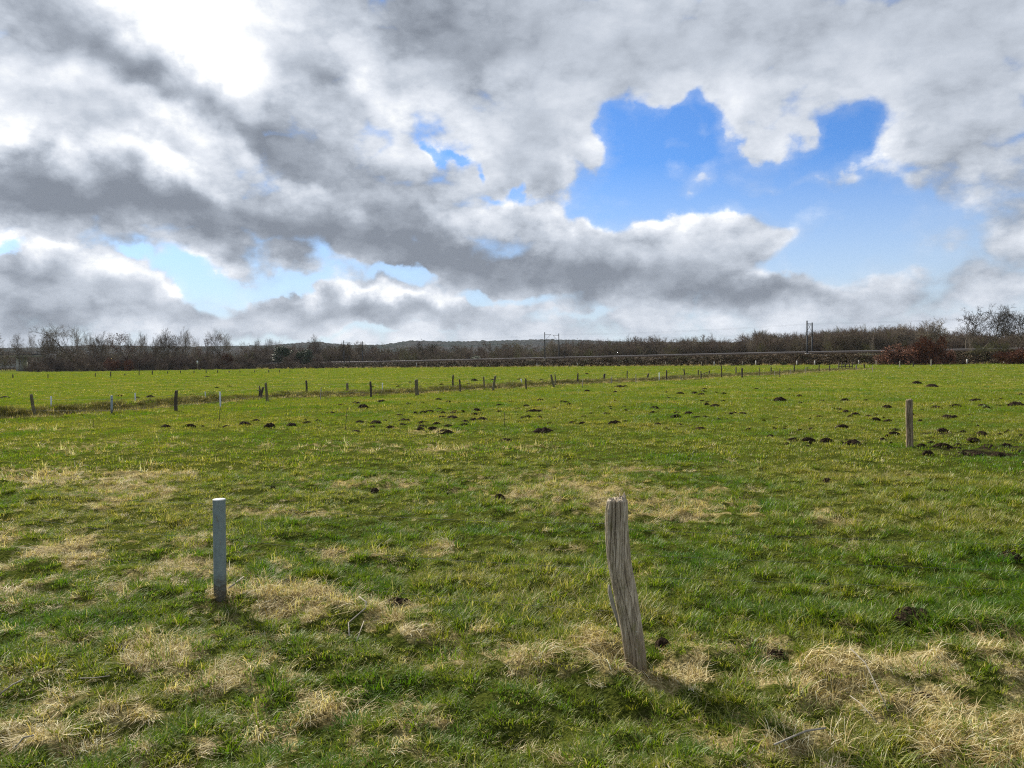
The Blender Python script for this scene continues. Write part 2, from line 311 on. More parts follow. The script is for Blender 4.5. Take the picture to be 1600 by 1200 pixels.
def make_ground():
    rad = [0.4]
    while rad[-1] < 3000: rad.append(rad[-1] * (1.016 if rad[-1] < 260 else 1.12))
    rad = np.array(rad); deg = np.concatenate([np.arange(-48, 48, 0.25), np.arange(48, 312, 6.0)])
    A, Rr = np.meshgrid(np.radians(deg), rad); x = (Rr * np.sin(A)).ravel(); y = (Rr * np.cos(A)).ravel()
    z = height(x, y); n, m = len(rad), len(deg)
    i, j = np.meshgrid(np.arange(n - 1), np.arange(m), indexing='ij'); j2 = (j + 1) % m
    f = np.stack([i * m + j, i * m + j2, (i + 1) * m + j2, (i + 1) * m + j], -1).reshape(-1, 4)[:, ::-1]
    c = len(x); v = np.stack([x, y, z], -1); v = np.vstack([v, [[0, 0, 0]]])
    t = np.array([(c, (q + 1) % m, q) for q in range(m)])[:, ::-1]
    vs = np.append(straw_amount(x, y), 0); mud_hollow = np.append(mud_hollow_amount(x, y), 0); dd, sd_, par = dist_line(x, y, DITCH); sgn = dd * sd_
    bank = np.exp(-((sgn - 1.7) / 1.5) ** 4); litter = .9 * np.exp(-((sgn - 0.1) / 0.5) ** 2) * smooth(-.15, .25, fbm(par * .12, par * 0, 31, 2) + .12)
    M, k, b = principled('pasture_soil_and_grass', 0.95, 0.0); P = pos(k)
    a = k.node('ShaderNodeAttribute', attribute_name='straw').outputs['Fac']; bk = k.node('ShaderNodeAttribute', attribute_name='bank').outputs['Fac']; lt = k.node('ShaderNodeAttribute', attribute_name='litter').outputs['Fac']
    n1 = k.noise(P, 0.11, 5, .6); n2 = k.noise(P, 1.6, 5, .65); n3 = k.noise(P, 9, 4, .65); n4 = k.noise(P, 60, 3, .6)
    c1 = k.ramp(n1, [(.35, (.072, .104, .012)), (.52, (.112, .134, .018)), (.68, (.150, .148, .028))])
    c2 = k.ramp(k.math('ADD', k.math('MULTIPLY', n2, .6), k.math('MULTIPLY', n3, .4)), [(.33, (.30, .34, .25)), (.47, (.85, .88, .8)), (.62, (1.25, 1.2, 1.1))])  # mottle in the colour, its darks standing in for shadows of distant tufts
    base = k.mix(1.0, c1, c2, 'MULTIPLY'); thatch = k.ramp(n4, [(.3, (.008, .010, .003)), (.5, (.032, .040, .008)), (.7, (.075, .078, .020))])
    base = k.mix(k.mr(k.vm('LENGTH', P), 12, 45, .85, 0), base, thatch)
    sc = k.ramp(n4, [(.3, (.09, .065, .025)), (.5, (.24, .19, .085)), (.7, (.42, .35, .19))])
    base = k.mix(k.mr(k.math('ADD', a, k.math('MULTIPLY', k.math('SUBTRACT', n3, .5), .9)), .35, .75, 0, .8), base, sc)
    br = k.ramp(n3, [(.3, (.035, .032, .010)), (.55, (.085, .075, .022)), (.75, (.13, .11, .04))])
    base = k.mix(k.mr(k.math('ADD', bk, k.math('MULTIPLY', k.math('SUBTRACT', n2, .5), 1.2)), .35, .8, 0, .9), base, br)
    lc = k.ramp(k.noise(P, 26, 3, .7), [(.35, (.018, .010, .007)), (.52, (.085, .050, .034)), (.66, (.26, .20, .14))])
    base = k.mix(k.mr(k.math('ADD', lt, k.math('MULTIPLY', k.math('SUBTRACT', n2, .5), 1.4)), .45, .7, 0, 1), base, lc)
    md = k.node('ShaderNodeAttribute', attribute_name='mud_hollow').outputs['Fac']; base = k.mix(k.mr(k.math('ADD', md, k.math('MULTIPLY', k.math('SUBTRACT', n3, .5), 1.2)), .45, .8, 0, .95), base, k.ramp(n4, [(.35, (.010, .008, .005)), (.6, (.035, .027, .018)), (.75, (.10, .085, .06))]))
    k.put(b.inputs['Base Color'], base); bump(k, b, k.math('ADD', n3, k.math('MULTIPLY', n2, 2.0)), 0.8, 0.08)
    me = mesh_from('ground', v, [f, t], M, True, {'straw': ('FLOAT', 'POINT', vs), 'mud_hollow': ('FLOAT', 'POINT', mud_hollow), 'bank': ('FLOAT', 'POINT', np.append(bank, 0)), 'litter': ('FLOAT', 'POINT', np.append(litter, 0))})
    tag(put('ground', me), kind='structure')
make_ground()

# ------------------------------------------------------------------ grass
def blade_mat(name, kind):
    M = bpy.data.materials.new(name); M.use_nodes = True; k = NT(M.node_tree); k.n.clear()
    P = pos(k); rnd = k.node('ShaderNodeAttribute', attribute_name='rnd').outputs['Fac']; inst = k.node('ShaderNodeObjectInfo').outputs['Random']
    if kind == 'green':
        n = k.noise(P, 0.28, 4, .6); n2 = k.noise(P, 2.2, 3, .6)
        far = k.mr(k.vm('LENGTH', P), 7, 22, 0, .05)
        f = k.math('ADD', k.math('ADD', k.math('MULTIPLY', n, .72), k.math('MULTIPLY', n2, .28)), k.math('ADD', k.math('MULTIPLY', k.math('SUBTRACT', inst, .5), .16), far))
        c = k.ramp(f, [(.28, (.032, .098, .005)), (.40, (.070, .142, .006)), (.50, (.118, .170, .009)), (.60, (.168, .183, .013)), (.75, (.22, .175, .035))])
        dry = k.ramp(rnd, [(.0, (.28, .22, .09)), (1, (.46, .39, .21))])
        tipn = k.math('ADD', rnd, k.math('MULTIPLY', k.math('SUBTRACT', n, .5), 1.0))
        c = k.mix(k.mr(k.math('SUBTRACT', tipn, k.mr(k.vm('LENGTH', P), 12, 35, 0, .12)), .80, .88, 0, .8), c, dry); tr = .42; ro = .5
    elif kind == 'straw':
        c = k.ramp(k.math('ADD', k.math('MULTIPLY', rnd, .75), k.math('MULTIPLY', inst, .25)), [(0, (.10, .060, .020)), (.3, (.30, .21, .075)), (.58, (.52, .42, .20)), (.82, (.70, .61, .38)), (1, (.86, .82, .66))]); tr = .30; ro = .5
    else:
        c = k.ramp(k.math('ADD', k.math('MULTIPLY', rnd, .6), k.math('MULTIPLY', inst, .4)), [(0, (.045, .05, .014)), (.5, (.095, .09, .028)), (1, (.17, .14, .06))]); tr = .25; ro = .6
    d = k.node('ShaderNodeBsdfDiffuse'); k.put(d.inputs[0], c)
    t = k.node('ShaderNodeBsdfTranslucent'); k.put(t.inputs[0], k.vm('MULTIPLY', c, (1.3, 1.35, .6)))
    g = k.node('ShaderNodeBsdfGlossy'); g.inputs['Roughness'].default_value = ro; g.inputs[0].default_value = (1, 1, 1, 1)
    m1 = k.node('ShaderNodeMixShader'); m1.inputs[0].default_value = tr; k.l.new(d.outputs[0], m1.inputs[1]); k.l.new(t.outputs[0], m1.inputs[2])
    m2 = k.node('ShaderNodeMixShader'); m2.inputs[0].default_value = .02; k.l.new(m1.outputs[0], m2.inputs[1]); k.l.new(g.outputs[0], m2.inputs[2])
    o = k.node('ShaderNodeOutputMaterial'); k.l.new(m2.outputs[0], o.inputs[0]); return M
GREEN_M, STRAW_M, BANK_M = blade_mat('green_blade', 'green'), blade_mat('dry_blade', 'straw'), blade_mat('bank_blade', 'bank')

def tuft(name, mat, n, spread, hmin, hmax, wid, lean, segs, seed, droop=0.5, bias=None):
    r = np.random.default_rng(seed); V = []; Q = []; T = []; RN_ = []
    for _ in range(n):
        a = r.uniform(0, 2 * math.pi); rr = spread * math.sqrt(r.random()); bx, by = rr * math.cos(a), rr * math.sin(a)
        h = r.uniform(hmin, hmax); az_ = a + r.normal(0, 0.9) if bias is None else bias + r.normal(0, 0.75)
        th = abs(r.normal(lean, lean * .5)); x, y, z = bx, by, -0.008; w0 = wid * r.uniform(.6, 1.3); q = r.random(); b0 = len(V)
        twist = r.uniform(-.7, .7); sx, sy = -math.sin(az_ + twist), math.cos(az_ + twist)
        for s in range(segs + 1):
            t = s / segs; ww = w0 * (1 - t ** 1.6) if s < segs else 0
            if s < segs: V += [(x - sx * ww / 2, y - sy * ww / 2, z), (x + sx * ww / 2, y + sy * ww / 2, z)]; RN_ += [q, q]
            else: V.append((x, y, z)); RN_.append(q)
            st = h / segs; x += math.sin(th) * math.cos(az_) * st; y += math.sin(th) * math.sin(az_) * st; z = max(z + math.cos(th) * st, 0.004)
            th = min(th + droop * r.uniform(.5, 1.5), 2.1)
        for s in range(segs - 1): i = b0 + 2 * s; Q.append((i, i + 1, i + 3, i + 2))
        i = b0 + 2 * (segs - 1); T.append((i, i + 1, i + 2))
    return mesh_from(name, V, [np.array(Q).reshape(-1, 4), np.array(T)], mat, True, {'rnd': ('FLOAT', 'POINT', RN_)})

def scatter(name, kinds, P, S, A, I, tilt=None):
    src = bpy.data.collections.new(name + '_sources')          # never linked to the scene
    for i, me in enumerate(kinds): src.objects.link(bpy.data.objects.new('%s_kind_%02d' % (name, i), me))
    n = len(P); rot = np.zeros((n, 3)); rot[:, 2] = A
    if tilt is not None: rot[:, :2] = tilt
    me = bpy.data.meshes.new(name); me.vertices.add(n); me.vertices.foreach_set('co', np.asarray(P, np.float32).ravel())
    for an, t, dat in (('rot', 'FLOAT_VECTOR', rot), ('scl', 'FLOAT', S), ('idx', 'INT', I)):
        a = me.attributes.new(an, t, 'POINT'); a.data.foreach_set('vector' if t == 'FLOAT_VECTOR' else 'value', np.asarray(dat, np.int32 if t == 'INT' else np.float32).ravel())
    o = put(name, me); g = bpy.data.node_groups.new(name + '_scatter', 'GeometryNodeTree')
    g.interface.new_socket('Geometry', in_out='INPUT', socket_type='NodeSocketGeometry'); g.interface.new_socket('Geometry', in_out='OUTPUT', socket_type='NodeSocketGeometry')
    N = g.nodes; gi = N.new('NodeGroupInput'); go = N.new('NodeGroupOutput'); ip = N.new('GeometryNodeInstanceOnPoints'); ci = N.new('GeometryNodeCollectionInfo')
    ci.inputs['Collection'].default_value = src; ci.inputs['Separate Children'].default_value = True; ci.inputs['Reset Children'].default_value = True
    def attr(nm, t): q = N.new('GeometryNodeInputNamedAttribute'); q.data_type = t; q.inputs['Name'].default_value = nm; return q.outputs['Attribute']
    L = g.links; L.new(gi.outputs[0], ip.inputs['Points']); L.new(ci.outputs[0], ip.inputs['Instance']); ip.inputs['Pick Instance'].default_value = True
    L.new(attr('idx', 'INT'), ip.inputs['Instance Index']); L.new(attr('rot', 'FLOAT_VECTOR'), ip.inputs['Rotation']); L.new(attr('scl', 'FLOAT'), ip.inputs['Scale']); L.new(ip.outputs[0], go.inputs[0])
    m = o.modifiers.new('scatter', 'NODES'); m.node_group = g; return o

rg = np.random.default_rng(11)
def fan(d0, d1, per_m2, half=40.0):
    n = int(per_m2 * (d1 ** 2 - d0 ** 2) * R(half)); d = np.sqrt(rg.uniform(d0 ** 2, d1 ** 2, n)); a = np.radians(rg.uniform(-half, half, n))
    return d * np.sin(a), d * np.cos(a)
def rail_off(x, y): return (x - RAIL_A[0]) * RN[0] + (y - RAIL_A[1]) * RN[1]

def make_grass():
    near = [tuft('g', GREEN_M, 50, .072, .022, .060, .0042, .7, 3, s, .42) for s in range(4)] + [tuft('g', GREEN_M, 44, .055, .04, .095, .0048, .5, 3, 10 + s, .42) for s in range(2)]
    mid = [tuft('g', GREEN_M, 26, .12, .025, .07, .010, .6, 2, 20 + s, .45) for s in range(3)]
    far = [tuft('g', GREEN_M, 22, .26, .03, .09, .030, .6, 2, 30 + s, .4) for s in range(3)]
    vfar = [tuft('g', GREEN_M, 22, .8, .03, .10, .11, .6, 1, 40 + s, .4) for s in range(2)]
    kinds = near + mid + far + vfar; P = []; S = []; I = []
    for d0, d1, dens, ks, sc in ((1.2, 7, 300, (0, 6), 1.0), (7, 13, 150, (0, 6), 1.12), (13, 26, 55, (6, 9), 1.05), (26, 48, 18, (6, 9), 1.5), (48, 100, 4.0, (9, 12), 1.1), (100, 260, 0.55, (12, 14), 1.0)):
        x, y = fan(d0, d1, dens, 41 if d0 < 100 else 38)
        st = straw_amount(x, y); gz = zone(x, y, GREEN); dd, sd_, _ = dist_line(x, y, DITCH); sg = dd * sd_
        cl = fbm(x * .9, y * .9, 41, 2) + .6 * fbm(x * 4, y * 4, 42, 1)
        keep = (rg.random(len(x)) > np.clip(st * 1.05, 0, .7)) & (rail_off(x, y) < -9) & ~((sg > .5) & (sg < 2.6) & (rg.random(len(x)) < .85)) & ~((np.abs(sg - .1) < .4) & (rg.random(len(x)) < .5))
        keep &= ~((mud_hollow_amount(x, y) > .5) & (rg.random(len(x)) < .6)); keep &= (cl > -.45) | (rg.random(len(x)) < .5)
        x, y, gz, cl = x[keep], y[keep], gz[keep], cl[keep]; z = height(x, y)
        idx = rg.integers(ks[0], ks[1], len(x))
        if ks[0] == 0: idx = np.where(rg.random(len(x)) < .15 + gz * .6 + (cl > .25) * .35, rg.integers(4, 6, len(x)), rg.integers(0, 4, len(x)))
        P.append(np.stack([x, y, z], -1)); I.append(idx)
        S.append(sc * rg.uniform(.7, 1.25, len(x)) * (1 + .6 * np.clip(cl, -.6, .8)) * (1 + .35 * gz))
    P = np.vstack(P); S = np.concatenate(S); I = np.concatenate(I)
    o = scatter('grass', kinds, P, S, rg.uniform(0, 6.28, len(P)), I, rg.normal(0, .10, (len(P), 2)))
    tag(o, 'short green pasture grass covering the whole field', 'grass', kind='stuff')
    # matted dry grass
    near = [tuft('s', STRAW_M, 48, .075, .04, .15, .0036, 1.25, 3, 50 + s, .30, 0.0) for s in range(4)] + [tuft('s', STRAW_M, 32, .05, .08, .24, .0034, .7, 5, 60 + s, .50, 0.0) for s in range(2)]
    mid = [tuft('s', STRAW_M, 26, .12, .08, .20, .010, 1.0, 2, 70 + s, .45) for s in range(3)]; far = [tuft('s', STRAW_M, 20, .3, .08, .2, .03, .9, 2, 80 + s, .4) for s in range(2)]
    P = []; S = []; I = []; A = []
    for d0, d1, dens, ks, sc in ((1.2, 7, 190, (0, 6), 1.0), (7, 14, 90, (0, 6), 1.1), (14, 30, 18, (6, 9), 1.1), (30, 90, 2.2, (9, 11), 1.0)):
        x, y = fan(d0, d1, dens); st = straw_amount(x, y); k_ = (rg.random(len(x)) < st ** 1.3 * 1.1); x, y, st = x[k_], y[k_], st[k_]
        P.append(np.stack([x, y, height(x, y) + .004], -1)); I.append(rg.integers(ks[0], ks[1], len(x))); S.append(sc * rg.uniform(.5, 1.2, len(x)) * (.52 + .52 * st))
        A.append(np.pi * 3 * fbm(x * .8, y * .8, 55, 2) - 1.2 + rg.normal(0, 1.1, len(x)))
    o = scatter('dry_grass', near + mid + far, np.vstack(P), np.concatenate(S), np.concatenate(A), np.concatenate(I), rg.normal(0, .12, (sum(map(len, P)), 2)))
    tag(o, 'pale matted dry grass lying in patches over the green turf', 'dry grass', kind='stuff')
    # rough brown growth along the ditch and straw verge at the railway foot
    bk = [tuft('b', BANK_M, 34, .16, .10, .30, .012, .6, 2, 90 + s, .5) for s in range(3)] + [tuft('b', STRAW_M, 26, .14, .10, .28, .010, .7, 2, 95 + s, .5) for s in range(2)] + [tuft('b', STRAW_M, 30, .5, .3, .8, .035, .5, 2, 99, .4)]
    L = DITCH; seg = np.hypot(*(L[1:] - L[:-1]).T); cum = np.concatenate([[0], np.cumsum(seg)]); n = 11000
    t = cum[-1] * rg.random(n) ** 1.25; x0 = np.interp(t, cum, L[:, 0]); y0 = np.interp(t, cum, L[:, 1]); i = np.clip(np.searchsorted(cum, t) - 1, 0, len(seg) - 1)
    nx, ny = -(L[i + 1, 1] - L[i, 1]) / seg[i], (L[i + 1, 0] - L[i, 0]) / seg[i]; off = rg.normal(1.7, .95, n)
    x, y = x0 + nx * off, y0 + ny * off; P = np.stack([x, y, height(x, y)], -1); I = np.where(((off < .9) & (rg.random(n) < .4)) | (rg.random(n) < .18), rg.integers(3, 5, n), rg.integers(0, 3, n)); S = rg.uniform(.5, 1.15, n)
    n2 = 5200; s = rg.uniform(60, 830, n2); of = rg.normal(-8.6, .8, n2); xx, yy = rail_pt(s, of); P2 = np.stack([xx, yy, height(xx, yy)], -1)
    P = np.vstack([P, P2]); I = np.concatenate([I, np.where(rg.random(n2) < .75, 5, 1)]); S = np.concatenate([S, rg.uniform(.4, 1.1, n2)])
    o = scatter('rough_grass', bk, P, S, rg.uniform(0, 6.28, len(P)), I); tag(o, 'brown rough grass along the ditch banks and railway foot', 'rough grass', kind='stuff')
make_grass()

# ------------------------------------------------------------------ materials of things
def wood_mat(name, c0, c1, c2, scale=1.0, moss=0.0, foot=False):
    M, k, b = principled(name, 0.85, 0.2); O = objc(k)
    v = k.vm('MULTIPLY', O, (1, 1, .075)); n = k.noise(v, 90 * scale, 5, .7, .3); n2 = k.noise(v, 260 * scale, 3, .6); n3 = k.noise(O, 7 * scale, 4, .6)
    c = k.ramp(k.math('ADD', k.math('MULTIPLY', n, .75), k.math('MULTIPLY', n2, .25)), [(.30, c0), (.48, c1), (.68, c2)])
    c = k.mix(k.mr(n3, .5, .72, 0, .75 if moss else .25), c, (.075, .080, .028, 1) if moss else (.10, .085, .06, 1))
    if foot:                                    # soil stain at the foot, lichen and moss streak on the shaft
        se = k.node('ShaderNodeSeparateXYZ'); k.put(se.inputs[0], O)
        c = k.mix(k.math('MULTIPLY', k.mr(k.math('ADD', se.outputs[2], k.math('MULTIPLY', n3, .25)), .12, .42, .75, 0), 1), c, (.13, .085, .045, 1))
        ms = k.noise(k.vm('MULTIPLY', O, (1, 1, .35)), 22, 4, .7); c = k.mix(k.mr(ms, .55, .68, 0, .6), c, (.15, .15, .045, 1))
        kn = k.noise(O, 60, 3, .6); c = k.mix(k.mr(kn, .64, .72, 0, .7), c, (.55, .54, .46, 1))
    k.put(b.inputs['Base Color'], c); bump(k, b, k.math('ADD', n, k.math('MULTIPLY', n2, .4)), 0.9, 0.006); return M
W_GREY = wood_mat('weathered_grey_wood', (.06, .046, .030), (.34, .28, .20), (.70, .62, .50), 1.0, 0.0, True)
W_DARK = wood_mat('dark_old_wood', (.012, .010, .008), (.055, .045, .034), (.12, .10, .075), .6)
W_MOSS = wood_mat('mossy_wood', (.03, .03, .014), (.11, .10, .055), (.24, .21, .14), .6, 1)
W_MOSS2 = wood_mat('brown_split_wood', (.03, .022, .012), (.17, .13, .08), (.36, .30, .21), .6)
W_PALE = wood_mat('pale_silvered_wood', (.12, .105, .08), (.27, .24, .19), (.42, .38, .31), .6)
def metal_mat(name, col, rough=.55, metallic=.3, mottled=.2, worn=False):
    M, k, b = principled(name, rough, .25 if metallic else .08); O = objc(k); n = k.noise(O, 35, 5, .65); n2 = k.noise(k.vm('MULTIPLY', O, (1, 1, .15)), 60, 3, .6)
    c = k.mix(k.math('MULTIPLY', k.math('SUBTRACT', k.math('ADD', n, n2), .7), 1.4, clamp=True), tuple(x * (1 - mottled) for x in col) + (1,), tuple(min(1, x * (1 + mottled)) for x in col) + (1,))
    if worn:                                    # mud splashes at the foot, rust scabs, rubbed pale spots
        se = k.node('ShaderNodeSeparateXYZ'); k.put(se.inputs[0], O); n5 = k.noise(O, 28, 5, .7)
        c = k.mix(k.mr(k.math('ADD', se.outputs[2], k.math('MULTIPLY', n5, -.35)), -.12, .0, .85, 0), c, (.07, .055, .035, 1))
        c = k.mix(k.mr(k.noise(k.vm('MULTIPLY', O, (1, 1, .3)), 40, 4, .75), .60, .68, 0, .6), c, (.13, .085, .05, 1)); c = k.mix(k.mr(n5, .60, .70, 0, .35), c, (.42, .45, .44, 1))
    k.put(b.inputs['Base Color'], c); b.inputs['Metallic'].default_value = metallic; bump(k, b, n, .25, .002); return M
GALV = metal_mat('galvanised_steel', (.19, .24, .25), .55, .2, .2, True); GALV_L = metal_mat('pale_galvanised_steel', (.42, .46, .48), .5, .3); MAST = metal_mat('mast_steel', (.05, .052, .056), .8, 0.0)
WIRE = metal_mat('fence_wire', (.10, .11, .10), .7, 0.0); CONC = metal_mat('pale_concrete', (.42, .41, .38), .9, 0.0, .15); RAILM = metal_mat('rail_steel', (.34, .30, .27), .5, .1)
LID = metal_mat('white_sign_lit_cap', (.50, .52, .52), .6, 0.0, .12)  # white of the sign board; on the cap the lit top is coloured in

# ------------------------------------------------------------------ the two near posts, and the split post in the field
def trunk_mesh(name, pts, radii, mat, nz=120, na=96, groove=.10, seed=0, cleft=None, jag=.012, flat_=None):
    pts = np.array(pts, float); t = np.linspace(0, 1, len(pts)); tt = np.linspace(0, 1, nz); c = np.stack([np.interp(tt, t, pts[:, i]) for i in range(3)], -1)
    kw = 2 * (nz // 9) + 1; ker = np.hanning(kw + 2)[1:-1]; ker /= ker.sum()
    for i in (0, 1): q = np.pad(c[:, i], kw // 2, mode='reflect', reflect_type='odd'); c[:, i] = np.convolve(q, ker, 'valid')
    r = np.interp(tt, t, radii); a = np.linspace(0, 2 * math.pi, na, endpoint=False); A, T = np.meshgrid(a, tt); Z = c[:, 2][:, None]
    px, py = np.cos(A) * 2.3, np.sin(A) * 2.3
    m = (1 - .16 * smooth(.975, 1.0, T)) * (1 + .10 * perlin(px * .6 + seed, py * .6, seed) + .05 * perlin(px * .9 + T * 4, py + T * 3, seed + 3))
    g = 0
    for f, am, s in ((1.7, .5, 5), (4.3, .30, 6), (11, .18, 7), (22, .12, 8)): g = g + am * np.abs(perlin(px * f + 2.1 * T + perlin(T * 5, px, seed) * .5, py * f + T * 1.7, seed + s))
    m = m - groove * np.clip(.45 - g, 0, 1)
    if cleft:
        for ca, cw, z0, dp in cleft:
            q = np.angle(np.exp(1j * (A - ca - .25 * np.sin(T * 9)))); m = m - dp * np.exp(-(q / cw) ** 2) * smooth(z0, z0 + .18, T)
    if flat_: m = np.minimum(m, flat_ / np.maximum(np.maximum(np.abs(np.cos(A)), np.abs(np.sin(A))), .1))
    X = c[:, 0][:, None] + np.cos(A) * r[:, None] * m; Y = c[:, 1][:, None] + np.sin(A) * r[:, None] * m; ZZ = Z + 0 * A
    ZZ[-1] += jag * .7 * np.cos(a); ZZ[-1] += jag * (perlin(px[-1] * 2.2, py[-1] * 2.2, seed + 9) * 1.6 - .2); ZZ[-2] = np.minimum(ZZ[-2], ZZ[-1] - .001)
    V = np.stack([X, Y, ZZ], -1).reshape(-1, 3); i, j = np.meshgrid(np.arange(nz - 1), np.arange(na), indexing='ij'); j2 = (j + 1) % na
    F = np.stack([i * na + j, i * na + j2, (i + 1) * na + j2, (i + 1) * na + j], -1).reshape(-1, 4)
    b = len(V); top = V[-na:]; rings = []; cen = top.mean(0)
    for q in (.72, .4): w_ = cen + (top - cen) * q; w_[:, 2] = cen[2] - .006 + jag * 1.2 * perlin(w_[:, 0] * 90, w_[:, 1] * 90, seed + 1); rings.append(w_)
    V = np.vstack([V] + rings + [[cen - (0, 0, .01)]]); o = b - na; F2 = []
    for q in range(2):
        for j in range(na): F2.append((o + j, o + (j + 1) % na, b + q * na + (j + 1) % na, b + q * na + j))
        o = b + q * na
    T3 = [(o + j, o + (j + 1) % na, len(V) - 1) for j in range(na)]
    return mesh_from(name, V, [np.vstack([F, F2]), np.array(T3)], mat, True)

WX, WY, WZ = ground_at(991, 1046)
prof = [(1048, 995, 35), (1000, 989, 36), (965, 983.5, 37), (930, 977, 38), (905, 972.5, 38.5), (880, 967.5, 38.5), (850, 965, 38), (820, 963, 38), (795, 963, 36), (778, 964.5, 32)]
cp = [at_y(x, y, WY) for y, x, w_ in prof]; rr = [w_ / 2 / FPX * WY for y, x, w_ in prof]
rel = [(x - WX, 0.0, z - WZ) for x, _, z in cp]; rel = [(rel[0][0] + .01, 0, -.12)] + rel; rr = [rr[0] * 1.03] + rr
wp = empty('wooden_post', (WX, WY, WZ)); tag(wp, 'tall weathered grey wooden post, bent and cracked, nearest to the camera in the rough grass', 'fence post')
put('post_shaft', trunk_mesh('post_shaft', rel, rr, W_GREY, 240, 260, .20, 3, [(-2.05, .11, .62, .44), (-2.42, .08, .56, .30), (-1.55, .045, .74, .26), (-1.1, .035, .1, .13), (-1.85, .04, -.2, .13), (-1.3, .03, .45, .12), (-2.2, .035, .05, .14)], .022), wp)
sp = [at_y(x, y, WY - .055) for x, y in ((951.5, 914), (953, 925), (957.5, 945), (963, 962), (967, 980))]
m = MB(); m.tube([(x - WX, y - WY, z - WZ) for x, y, z in sp], [.006, .012, .012, .009, .004], 7); tag(put('splinter', m.mesh('splinter', W_PALE, True), wp), 'pale splinter peeling from the left side')

GX, GY, GZ = ground_at(344, 931); gtop = at_y(342.3, 781, GY); grad = 9.6 / FPX * GY
gp = empty('metal_post', (GX, GY, GZ)); tag(gp, 'round blue grey pipe post with a white cap, standing left of the bent wooden post', 'fence post')
m = MB(); hh = gtop[2] - GZ; tx = gtop[0] - GX
m.tube([(0, 0, -.1), (0, 0, 0), (tx * .5, 0, hh * .5), (tx, 0, hh)], [grad] * 4, 40, False); put('pipe', m.mesh('pipe', GALV, True), gp)
m = MB(); m.tube([(tx, 0, hh - .001), (tx, 0, hh + .003), (tx, 0, hh + .006)], [grad * 1.02, grad * 1.02, grad * .96], 40); put('cap', m.mesh('cap', LID), gp)
LX, LY, LZ = ground_at(1421, 699); lt = at_y(1420.5, 624, LY); lr = 5.3 / FPX * LY
m = trunk_mesh('field_post', [(0, 0, -.1), (0, 0, .3), (lt[0] - LX - .004, 0, .7), (lt[0] - LX, 0, lt[2] - LZ)], [lr, lr, lr * .97, lr * .92], W_MOSS2, 90, 64, .2, 14, [(-1.9, .10, .05, .35), (-.9, .06, .3, .2)], .012)
fp = put('wooden_post', m, None, (LX, LY, LZ)); tag(fp, 'lone grey split wooden post standing in the molehill field on the right', 'fence post')

def wire(pts, r, n=24, sag=.04, name='fence_wire', mat=None):
    m = MB(); P = []
    for a, b in zip(pts[:-1], pts[1:]):
        a, b = Vector(a), Vector(b)
        for i in range(n): t = i / n; p = a.lerp(b, t); p.z -= sag * 4 * t * (1 - t); P.append(p)
    P.append(Vector(pts[-1])); m.tube(P, r, 4, False); return put(name, m.mesh(name, mat or WIRE, True))
for (gy_, wy_, lb), col in zip(((789, 822, 'top'), (843, 893, 'middle'), (893, 962, 'bottom')), (1, 1, 1)):
    a = at_y(343, gy_, GY); b = at_y(963 if wy_ < 900 else 975, wy_, WY); dx, dy = a[0] - b[0], a[1] - b[1]; l_ = (a[0] + dx * .75, a[1] + dy * .75, a[2] - .02); 
    o = wire([l_, (a[0], a[1] + grad, a[2]), (b[0], b[1] + .065, b[2])], .0008, 30, .03)
    tag(o, f'{lb} thin fence wire strung from the round pipe post to the bent wooden post', 'fence wire', 'thin wires of the near fence')
for y0, y1, lb in ((827, 851, 'top'), (866, 892, 'middle'), (900, 921, 'bottom')):
    a = at_y(975, y0, WY + .06); b = at_y(1600, y1, 4.9); e = (b[0] * 1.55 - a[0] * .55, b[1] * 1.55 - a[1] * .55, b[2] * 1.5 - a[2] * .5)
    tag(wire([a, b, e], .0008, 30, .006), f'{lb} thin fence wire running right from the bent wooden post', 'fence wire', 'thin wires of the near fence')

# loose straws and stalks
def stalk(pts, r, label, mat=W_PALE):
    m = MB(); m.tube([Vector(p) for p in pts], [r, r, r * .9, r * .6][:len(pts)] if len(pts) <= 4 else r, 6); tag(put('dry_stalk', m.mesh('dry_stalk', mat, True)), label, 'dry stalk', 'loose dry stalks lying in the grass')
def gp3(px, py, h): x, y, z = ground_at(px, py); return (x, y, z + h)
stalk([gp3(357, 930, .05), gp3(381, 917, .08)], .006, 'short pale stick on the straw right beside the foot of the pipe post')
stalk([gp3(561, 959, .12), gp3(573, 971, .13), gp3(572, 978, .12), gp3(545, 994, .09), gp3(546, 1006, .05)], .0042, 'bent pale reed stalk lying over the straw mound between both near posts')
stalk([gp3(569, 992, .09), gp3(557, 1015, .05)], .003, 'thin straight straw leaning right below the bent reed stalk')
stalk([gp3(1329, 1060, .16), gp3(1352, 1080, .15), gp3(1372, 1108, .10), gp3(1388, 1130, .06)], .0032, 'long pale reed stalk falling from the large straw heap at lower right')
stalk([gp3(1328, 1108, .07), gp3(1345, 1118, .06), gp3(1370, 1145, .05)], .0026, 'thin brown straw just below the large straw heap at lower right')
stalk([gp3(1210, 1192, .08), gp3(1260, 1180, .11), gp3(1290, 1172, .10)], .0045, 'curved pale stalk at the bottom edge right of centre')
stalk([gp3(0, 1102, .06), gp3(20, 1090, .07), gp3(38, 1078, .06)], .004, 'pale stalk lying at the left edge of the foreground')
stalk([gp3(22, 1190, .06), gp3(38, 1176, .07), gp3(54, 1166, .05)], .004, 'pale stalk in the lower left corner')
stalk([gp3(125, 1074, .05), gp3(150, 1073, .05), gp3(172, 1070, .05)], .0028, 'straight tan straw left of centre in the near grass')

